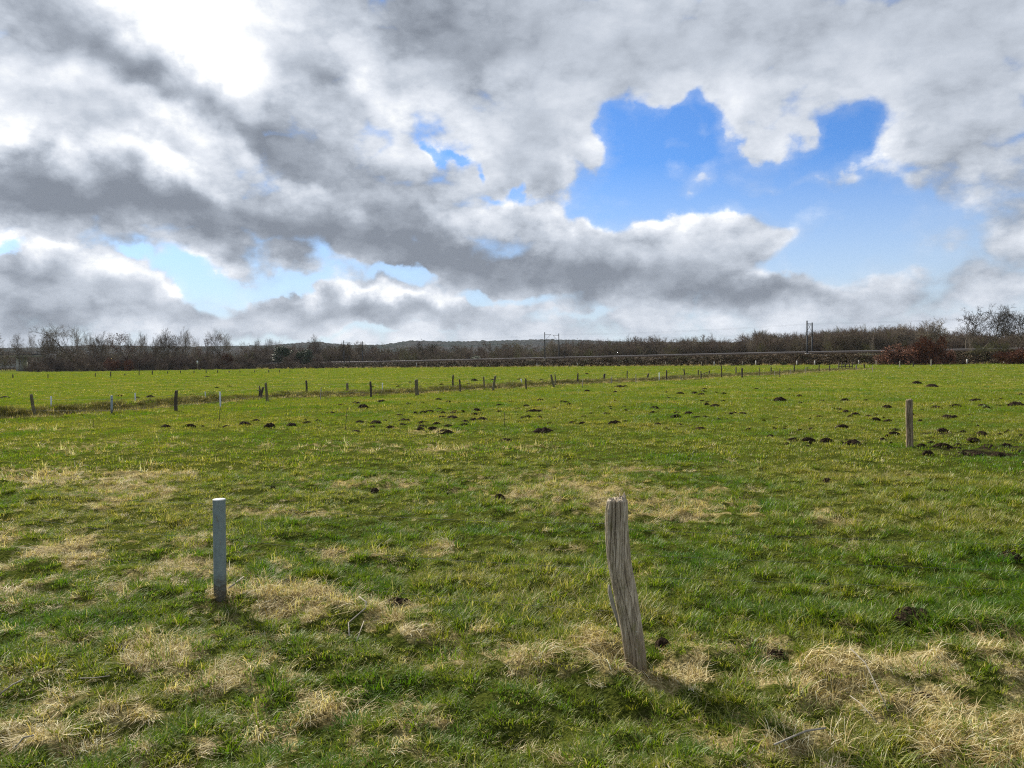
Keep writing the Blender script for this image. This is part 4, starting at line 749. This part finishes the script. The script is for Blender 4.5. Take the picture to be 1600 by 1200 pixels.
KINDS = {
 'oak': [grow(s, 15, .34, 0, 1.05, 14, 1, .22, .018, .30, .2, mats=(BARK, TWIG), sub=(8, 6, 5)) for s in (1, 2)],
 'slim': [grow(s, 14, .16, 0, .62, 16, 1, .25, .015, .40, .15, mats=(BARK, TWIG_P), sub=(7, 5, 4)) for s in (5, 6)],
 'multi': [grow(s, 13, .16, .28, .6, 9, 4, .3, .016, .42, .16, mats=(BARK, TWIG), sub=(6, 5, 4)) for s in (8, 9)],
 'round': [grow(14, 12, .26, 0, .95, 14, 1, .30, .026, .55, .15, mats=(BARK, TWIG_P))],
 'alder': [grow(s, 15, .24, 0, .85, 12, 1, .46, .034, .30, .24, mats=(BARK, DARK_T), leaves=DARK_T, nleaf=1, leafsize=.11, sub=(5, 4, 3)) for s in (20, 21, 22)],
 'russet_tree': [grow(30, 11, .2, 0, .8, 12, 1, .25, .022, .5, .15, mats=(BARK, TWIG), leaves=RUSSET, nleaf=1, leafsize=.22, sub=(5, 4, 3))],
 'shrub': [grow(s, 4.2, .05, .6, .7, 9, 7, .1, .016, .5, .2, lv=3, mats=(BARK, RED_T), sub=(6, 5, 3)) for s in (40, 41)],
 'olive': [grow(44, 5.5, .05, .4, .7, 9, 6, .1, .016, .6, .2, lv=3, mats=(BARK, OLIVE_T), sub=(6, 5, 3), leaves=GORSE, nleaf=1, leafsize=.12)],
 'beech': [grow(s, 5.2, .07, .55, .8, 10, 7, .05, .018, .3, .2, lv=3, mats=(BARK, TWIG), leaves=RUSSET, nleaf=3, leafsize=.26, sub=(6, 5, 3)) for s in (50, 51)],
 'pine': [grow(60, 9, .2, 0, 1.0, 11, 1, .35, .03, .2, .15, lv=3, mats=(BARK, DARK_T), leaves=CONIF, nleaf=7, leafsize=.42, sub=(6, 4, 3))],
 'birch': [grow(66, 9, .07, 0, .5, 12, 1, .3, .016, .5, .1, lv=3, mats=(PALE_B, TWIG_P), sub=(6, 5, 3))],
 'darkoak': [grow(70, 9, .24, 0, 1.1, 10, 1, .3, .035, .3, .25, mats=(BARK, DARK_T), sub=(5, 4, 3))],
}
def dims(tr, cr):
    a = np.array([v.co[:] for v in cr.vertices]); return np.percentile(a[:, 2], 99.7), (np.percentile(a[:, 0], 98) - np.percentile(a[:, 0], 2))
CEN = {n: [np.array([v.co[:] for v in q[1].vertices])[:, :2].mean(0) for q in v] for n, v in KINDS.items()}
DIM = {n: [dims(*q) for q in v] for n, v in KINDS.items()}
PROTO = {}
def tree(kind, px, ty, Y, wpx, label, cat='tree', group=None, name=None, rz=0, var=0, zb=None):
    var %= len(KINDS[kind]); X, _, top = at_y(px, ty, Y); z = HZ(X, Y) - .1 if zb is None else zb; H = top - z; h0, w0 = DIM[kind][var]; sc = H / h0; ws = sc if not wpx else (wpx / FPX * Y) / w0
    cx_, cy_ = CEN[kind][var] * ws; X -= cx_ * math.cos(rz) - cy_ * math.sin(rz)
    nm = name or ('shrub' if cat == 'shrub' else 'tree'); key = (kind, var)
    if key not in PROTO:
        e = empty(nm, (0, 0, 0)); PROTO[key] = e
        for pn, me in zip(('trunk', 'crown'), KINDS[kind][var]): put(pn if cat != 'shrub' else {'trunk': 'stems', 'crown': 'twigs'}[pn], me, e)
    else:
        e = PROTO[key].copy(); COL.objects.link(e); e.name = nm
        for c in PROTO[key].children: d = c.copy(); COL.objects.link(d); d.parent = e; 
    e.location = (X, Y, z); e.rotation_euler = (0, 0, rz); e.scale = (ws, ws, sc); tag(e, label, cat, group); return e
TL = [('oak',2,517,300,48,'bare tree cut off by the left edge of the view'),('oak',26,520,310,30,'round bare tree, first whole one from the left above the bridge'),('slim',49,519,310,14,'slim pale bare tree above the bridge deck'),('multi',75,521,300,34,'low bare tree just left of the largest wide crown'),('oak',104,507,285,58,'largest wide-crowned bare tree at left'),
 ('slim',124,510,290,20,'narrow bare tree touching the right of the largest crown'),('slim',141,517,300,18,'thin bare tree, second right of the largest crown'),('multi',155,518,290,28,'forked bare tree left of the russet-leaved one'),('slim',168,521,300,16,'small slim tree just left of the russet-leaved one'),('russet_tree',187,520,280,36,'tree still holding russet leaves among the left trees'),
 ('multi',206,517,300,30,'pale bare tree right of the russet-leaved one'),('slim',219,524,300,16,'small pale bare tree left of the broad multi-stem group'),('multi',240,523,285,28,'dark knotty bare tree left of the broad multi-stem group'),('multi',258,513,290,34,'tall bare tree, left of the broad multi-stem group'),('multi',277,512,290,36,'tall bare tree, right in the broad multi-stem group'),
 ('slim',294,519,290,24,'rounded slim tree right of the broad multi-stem group'),('slim',307,526,300,14,'small bare tree between the slim tree and brown-topped one'),('russet_tree',320,528,290,18,'small brown-topped tree left of the tall twin crown'),('oak',338,514,290,24,'tall left half of the twin bare crown'),('slim',356,519,290,26,'right half of the twin bare crown'),
 ('slim',385,533,320,20,'thin bare tree right of the twin crown'),('slim',398,530,320,16,'faint thin bare tree left of the dark pine'),('multi',412,528,310,22,'bare tree standing left of the dark pine'),('slim',424,527,310,16,'slim bare trunk left of the dark pine'),('slim',436,531,310,16,'slim bare tree touching the dark pine'),
 ('multi',492,523,330,26,'lone pale bare tree rising above the wood near the far left masts'),('round',562,533,340,22,'faint bare tree at the far left masts'),('darkoak',660,531,300,28,'dark crooked bare tree in the middle, left of two'),('darkoak',679,533,300,24,'dark crooked bare tree in the middle, right of two'),('round',862,531,300,26,'rounded bare tree between the middle masts'),
 ('oak',918,532,300,24,'rounded bare tree right of the middle masts'),('slim',1085,524,270,22,'pale bare treetop rising above the dark wood'),('slim',1176,522,265,18,'pale bare tree in the wood left of the tall masts'),('oak',1192,524,265,20,'bare tree in the wood left of the tall masts, right of a pale one'),('multi',1330,513,215,30,'tall bare tree above the wood right of the tall masts'),('multi',1368,509,215,46,'broad bare tree above the wood left of the russet bushes'),('round',1414,506,215,40,'bare tree behind the left russet bush'),
 ('round',1468,497,195,46,'rounded pale bare tree behind the right russet bush'),('alder',1529,479,185,50,'leftmost tree of the dark alder clump'),('alder',1544,476,187,46,'second tree of the dark alder clump from the left'),('alder',1559,477,185,46,'third tree of the dark alder clump from the left'),('alder',1575,480,187,52,'rightmost tree of the dark alder clump'),
 ('birch',1517,524,152,14,'slim pale birch in front of the railway left of the alder clump'),('birch',1363,521,178,8,'thin sapling on the railway bank left of the russet bushes')]
for i, (kd, px, ty, Y, wp_, lb) in enumerate(TL): tree(kd, px, ty, Y, wp_, lb, 'tree', 'alders in one clump' if kd == 'alder' else None, 'alder_tree' if kd == 'alder' else 'birch_tree' if kd == 'birch' else 'bare_tree', i * 1.3, i)
tree('pine', 443, 541, 300, 24, 'dark pine tree above the brown scrub at left', name='pine_tree'); tree('pine', 479, 546, 290, 20, 'low dark green pine right of the taller pine', name='pine_tree', rz=2); tree('pine', 466, 551, 292, 12, 'small dark evergreen between two pines', name='pine_tree', rz=4); tree('pine', 744, 556, 252, 14, 'small dark evergreen by the railway in the middle', name='pine_tree', rz=1)
BS = [('beech',1412,538,150,44,'left russet beech bush in front of the railway'),('beech',1446,527,150,50,'large right russet beech bush in front of the railway'),('beech',1388,548,156,26,'small russet bush at the left end of the beech bushes'),('beech',1480,547,150,26,'dim russet bush at the right end of the beech bushes'),('beech',1582,545,140,40,'russet brown bush at the right edge'),('beech',1600,548,138,40,'russet bush cut off by the right edge'),
 ('beech',175,560,270,20,'red-brown bush at left below the russet-leaved tree'),('beech',201,562,265,14,'orange-brown bush right of the red-brown one at left'),('beech',352,553,280,16,'tall orange-brown bush below the twin crown'),('olive',1540,537,150,34,'olive green shrub under the alder clump, left one'),('olive',1566,533,150,30,'olive green shrub under the alder clump, right one'),('olive',1512,548,152,26,'olive shrub left of the alder clump'),('olive',1350,546,180,18,'olive shrub on the bank right of the tall masts'),('olive',1358,536,190,22,'tall olive shrub on the bank left of the beech bushes'),('olive',920,545,240,18,'olive shrub behind the tracks right of the middle masts'),('olive',640,553,262,24,'olive shrub beside the tracks left of the crooked trees')]
for i, (kd, px, ty, Y, wp_, lb) in enumerate(BS): tree(kd, px, ty, Y, wp_, lb, 'shrub', None, 'beech_shrub' if kd == 'beech' else 'shrub', i * 2.1, i)

# far-off woods: one mass each
def wood(name, spots, kinds, label, seed):
    r = np.random.default_rng(seed); P = []; S = []; I = []
    for px0, px1, Y0, Y1, n, t0, t1 in spots:
        for _ in range(n):
            px = r.uniform(px0, px1); Y = r.uniform(Y0, Y1); i = r.integers(len(kinds)); tr, cr, h0, w0 = kinds[i]
            X, _, top = at_y(px, np.interp(px, [px0, px1], [t0, t1]) - 2.5 + 4.5 * float(perlin(px / 21.0, 3.3, 5)) + (r.normal(-3, 3) if r.random() < .16 else r.uniform(2, 13)), Y); z = HZ(X, Y) - .2; P.append((X, Y, z)); S.append(max(.25, (top - z) / h0)); I.append(i)
    def both(tr, cr): 
        a, b = len(tr.vertices), len(cr.vertices); V = np.zeros((a + b) * 3, np.float32); tr.vertices.foreach_get('co', V[:a * 3]); cr.vertices.foreach_get('co', V[a * 3:])
        F4 = [list(p.vertices) for p in tr.polygons] + [[x + a for x in p.vertices] for p in cr.polygons]; F4 = [f for f in F4 if len(f) == 4]
        me = mesh_from('wood_tree', V.reshape(-1, 3), [np.array(F4)], None); 
        for mm in (tr.materials[0], *cr.materials): me.materials.append(mm)
        mi = np.ones(len(F4), np.int32); mi[:sum(len(p.vertices) == 4 for p in tr.polygons)] = 0
        if len(cr.materials) > 1: mi[-(int(len(F4) * .0) or 1):] = 1; c_ = np.array([p.material_index for p in cr.polygons if len(p.vertices) == 4]); mi[-len(c_):] = 1 + c_
        me.polygons.foreach_set('material_index', mi); return me
    o = scatter(name, [both(k_[0], k_[1]) for k_ in kinds], np.array(P), np.array(S), r.uniform(0, 6.28, len(P)), np.array(I)); tag(o, label, 'woodland', kind='stuff')
low = lambda n, v=0, rec=None: (*KINDS[n][v], *DIM[n][v])
lt = grow(80, 12, .2, 0, .9, 11, 1, .2, .032, .45, .16, lv=3, mats=(BARK, TWIG), sub=(8, 6, 3)); lt2 = grow(81, 12, .16, .15, .7, 9, 2, .15, .032, .5, .16, lv=3, mats=(BARK, RED_T), sub=(7, 5, 3)); lt3 = grow(82, 12, .18, .1, .7, 10, 2, .2, .030, .5, .16, lv=3, mats=(BARK, OLIVE_T), sub=(7, 5, 3))
K1 = [(*q, *dims(*q)) for q in (lt, lt2, lt, lt3, lt2)]
wood('distant_woodland', [(-200,110,360,430,80,547,547),(70,420,300,360,300,553,549),(400,540,310,380,220,548,547),(500,700,330,420,260,548,547),(680,900,320,400,270,547,543),(880,1050,290,360,250,540,534),(1040,1200,270,330,280,534,529),(1190,1310,240,300,230,526,522),(1300,1440,215,270,240,520,513),(1420,1700,205,260,320,523,521),(1700,1900,190,240,60,520,518)], K1, 'mass of bare brown woodland beyond the railway and field', 3)
sk = [(*q, *dims(*q)) for q in (KINDS['shrub'][0], KINDS['shrub'][1], KINDS['beech'][0])]
wood('scrub', [(40,520,255,300,150,566,564),(60,420,290,330,60,558,556)], [sk[0], sk[1], sk[0], sk[1]], 'brown leafless scrub at the foot of the left trees', 5)
# brambles on the railway bank
def brambles():
    r = random.Random(4); kinds = []
    for q in range(3):
        V = []; Q = []
        for _ in range(170):
            c = Vector((r.gauss(0, .6), r.gauss(0, .6), abs(r.gauss(.3, .3)))); u = Vector([r.gauss(0, 1) for _ in range(3)]).normalized(); v = u.orthogonal().normalized(); z_ = r.uniform(.04, .15); b0 = len(V)
            for a_, b_ in ((-1, 0), (0, -.6), (1, 0), (0, .6)): V.append(tuple(c + u * a_ * z_ + v * b_ * z_))
            Q.append((b0, b0 + 1, b0 + 2, b0 + 3))
        kinds.append(mesh_from('bramble', V, [np.array(Q)], BRAM if q < 2 else GORSE))
    n = 9500; g = np.random.default_rng(6); s = g.uniform(60, 800, n); t = g.random(n); P = []
    for a, b in zip(s, t):
        x, y = rail_pt(a, -8.8 + b * 2.8); h = rail_h(a) - 1.0; g0 = HZ(x, y); P.append((x, y, g0 + (h - g0) * min(1, max(0, b / .80)) - .15))
    o = scatter('bramble_thicket', kinds, np.array(P), g.uniform(.4, .95, n), g.uniform(0, 6.28, n), g.choice(3, n, p=[.45, .4, .15])); tag(o, 'brown bramble thicket covering the side of the railway bank', 'brambles', kind='stuff')
brambles()

# ------------------------------------------------------------------ wooded hills on the horizon
FOR, k, b = principled('forest_cover', .95, 0.0); Pn = pos(k); n = k.noise(Pn, .012, 5, .65); n2 = k.noise(Pn, .08, 4, .7)
k.put(b.inputs['Base Color'], k.mix(k.mr(n, .42, .58, 0, 1), k.ramp(n2, [(.35, (.006, .010, .008)), (.65, (.022, .030, .022))]), k.ramp(n2, [(.35, (.022, .020, .020)), (.65, (.050, .046, .042))])))
def hills():
    az_ = np.radians(np.arange(-44, 44, .06)); D_ = np.linspace(1500, 3300, 60); A, Dd = np.meshgrid(az_, D_)
    px = 800 + FPX * np.tan(A); sky_y = np.interp(px, [-100, 60, 130, 300, 380, 420, 470, 500, 545, 600, 640, 700, 750, 800, 850, 900, 1000, 1100, 1300, 1700], [546, 545, 541, 543, 542, 541, 537, 536, 540, 540, 534, 535, 534, 533, 532, 533, 536, 536, 536, 536])
    hor = 600 - FPX * math.tan(R(PITCH)) + (800 - px) * math.tan(R(ROLL)); top = (hor - sky_y) / FPX * np.cos(A) * 2600 + EYE
    X, Y = Dd * np.sin(A), Dd * np.cos(A); t = (Dd - 1500) / 1100; prof_ = np.sin(np.clip(t, 0, 1.6) * math.pi / 2) ** 1.4
    Z = -8 + (top + 8) * prof_ * (1 + .12 * fbm(X / 420, Y / 420, 71, 3) * (1 - np.clip(t, 0, 1)) * 2) + prof_ * (4.5 * np.abs(fbm(X / 26, Y / 26, 72, 3)) + 3 * perlin(X / 11, Y / 11, 73))
    n, m = X.shape; i, j = np.meshgrid(np.arange(n - 1), np.arange(m - 1), indexing='ij'); F = np.stack([i * m + j, i * m + j + 1, (i + 1) * m + j + 1, (i + 1) * m + j], -1).reshape(-1, 4)[:, ::-1]
    tag(put('hills', mesh_from('hills', np.stack([X, Y, Z], -1).reshape(-1, 3), F, FOR, False)), kind='structure')
hills()
# small things far off
x, y, z = at_y(308.5, 566, 262); m = MB(); g = HZ(x, y); m.tube([(0, 0, -.2), (0, 0, z - g - .5)], .05, 5); e = empty('trackside_sign', (x, y, g)); tag(e, 'small white sign on a post among the dark scrub at left', 'sign'); put('sign_post', m.mesh('sign_post', W_PALE), e); m = MB(); m.box((-.25, -.09, z - g - .5), (.25, -.053, z - g + .5)); put('sign_board', m.mesh('sign_board', LID), e)

# ------------------------------------------------------------------ the air
HM = bpy.data.materials.new('haze_air'); HM.use_nodes = True; k = NT(HM.node_tree); k.n.clear(); v = k.node('ShaderNodeVolumePrincipled'); v.inputs['Color'].default_value = (.80, .88, 1, 1); v.inputs['Density'].default_value = HAZE = .00005; v.inputs['Anisotropy'].default_value = 0.0
o = k.node('ShaderNodeOutputMaterial'); k.l.new(v.outputs[0], o.inputs['Volume'])
m = MB(); m.box((-3500, -3500, -12), (3500, 3500, 110)); tag(put('haze', m.mesh('haze', HM)), kind='stuff')
scn.cycles.max_bounces = 5; scn.cycles.diffuse_bounces = 2; scn.cycles.glossy_bounces = 1; scn.cycles.transmission_bounces = 2; scn.cycles.volume_bounces = 0; scn.cycles.transparent_max_bounces = 4

scn.cycles.filter_width = 1.15; scn.cycles.use_denoising = False
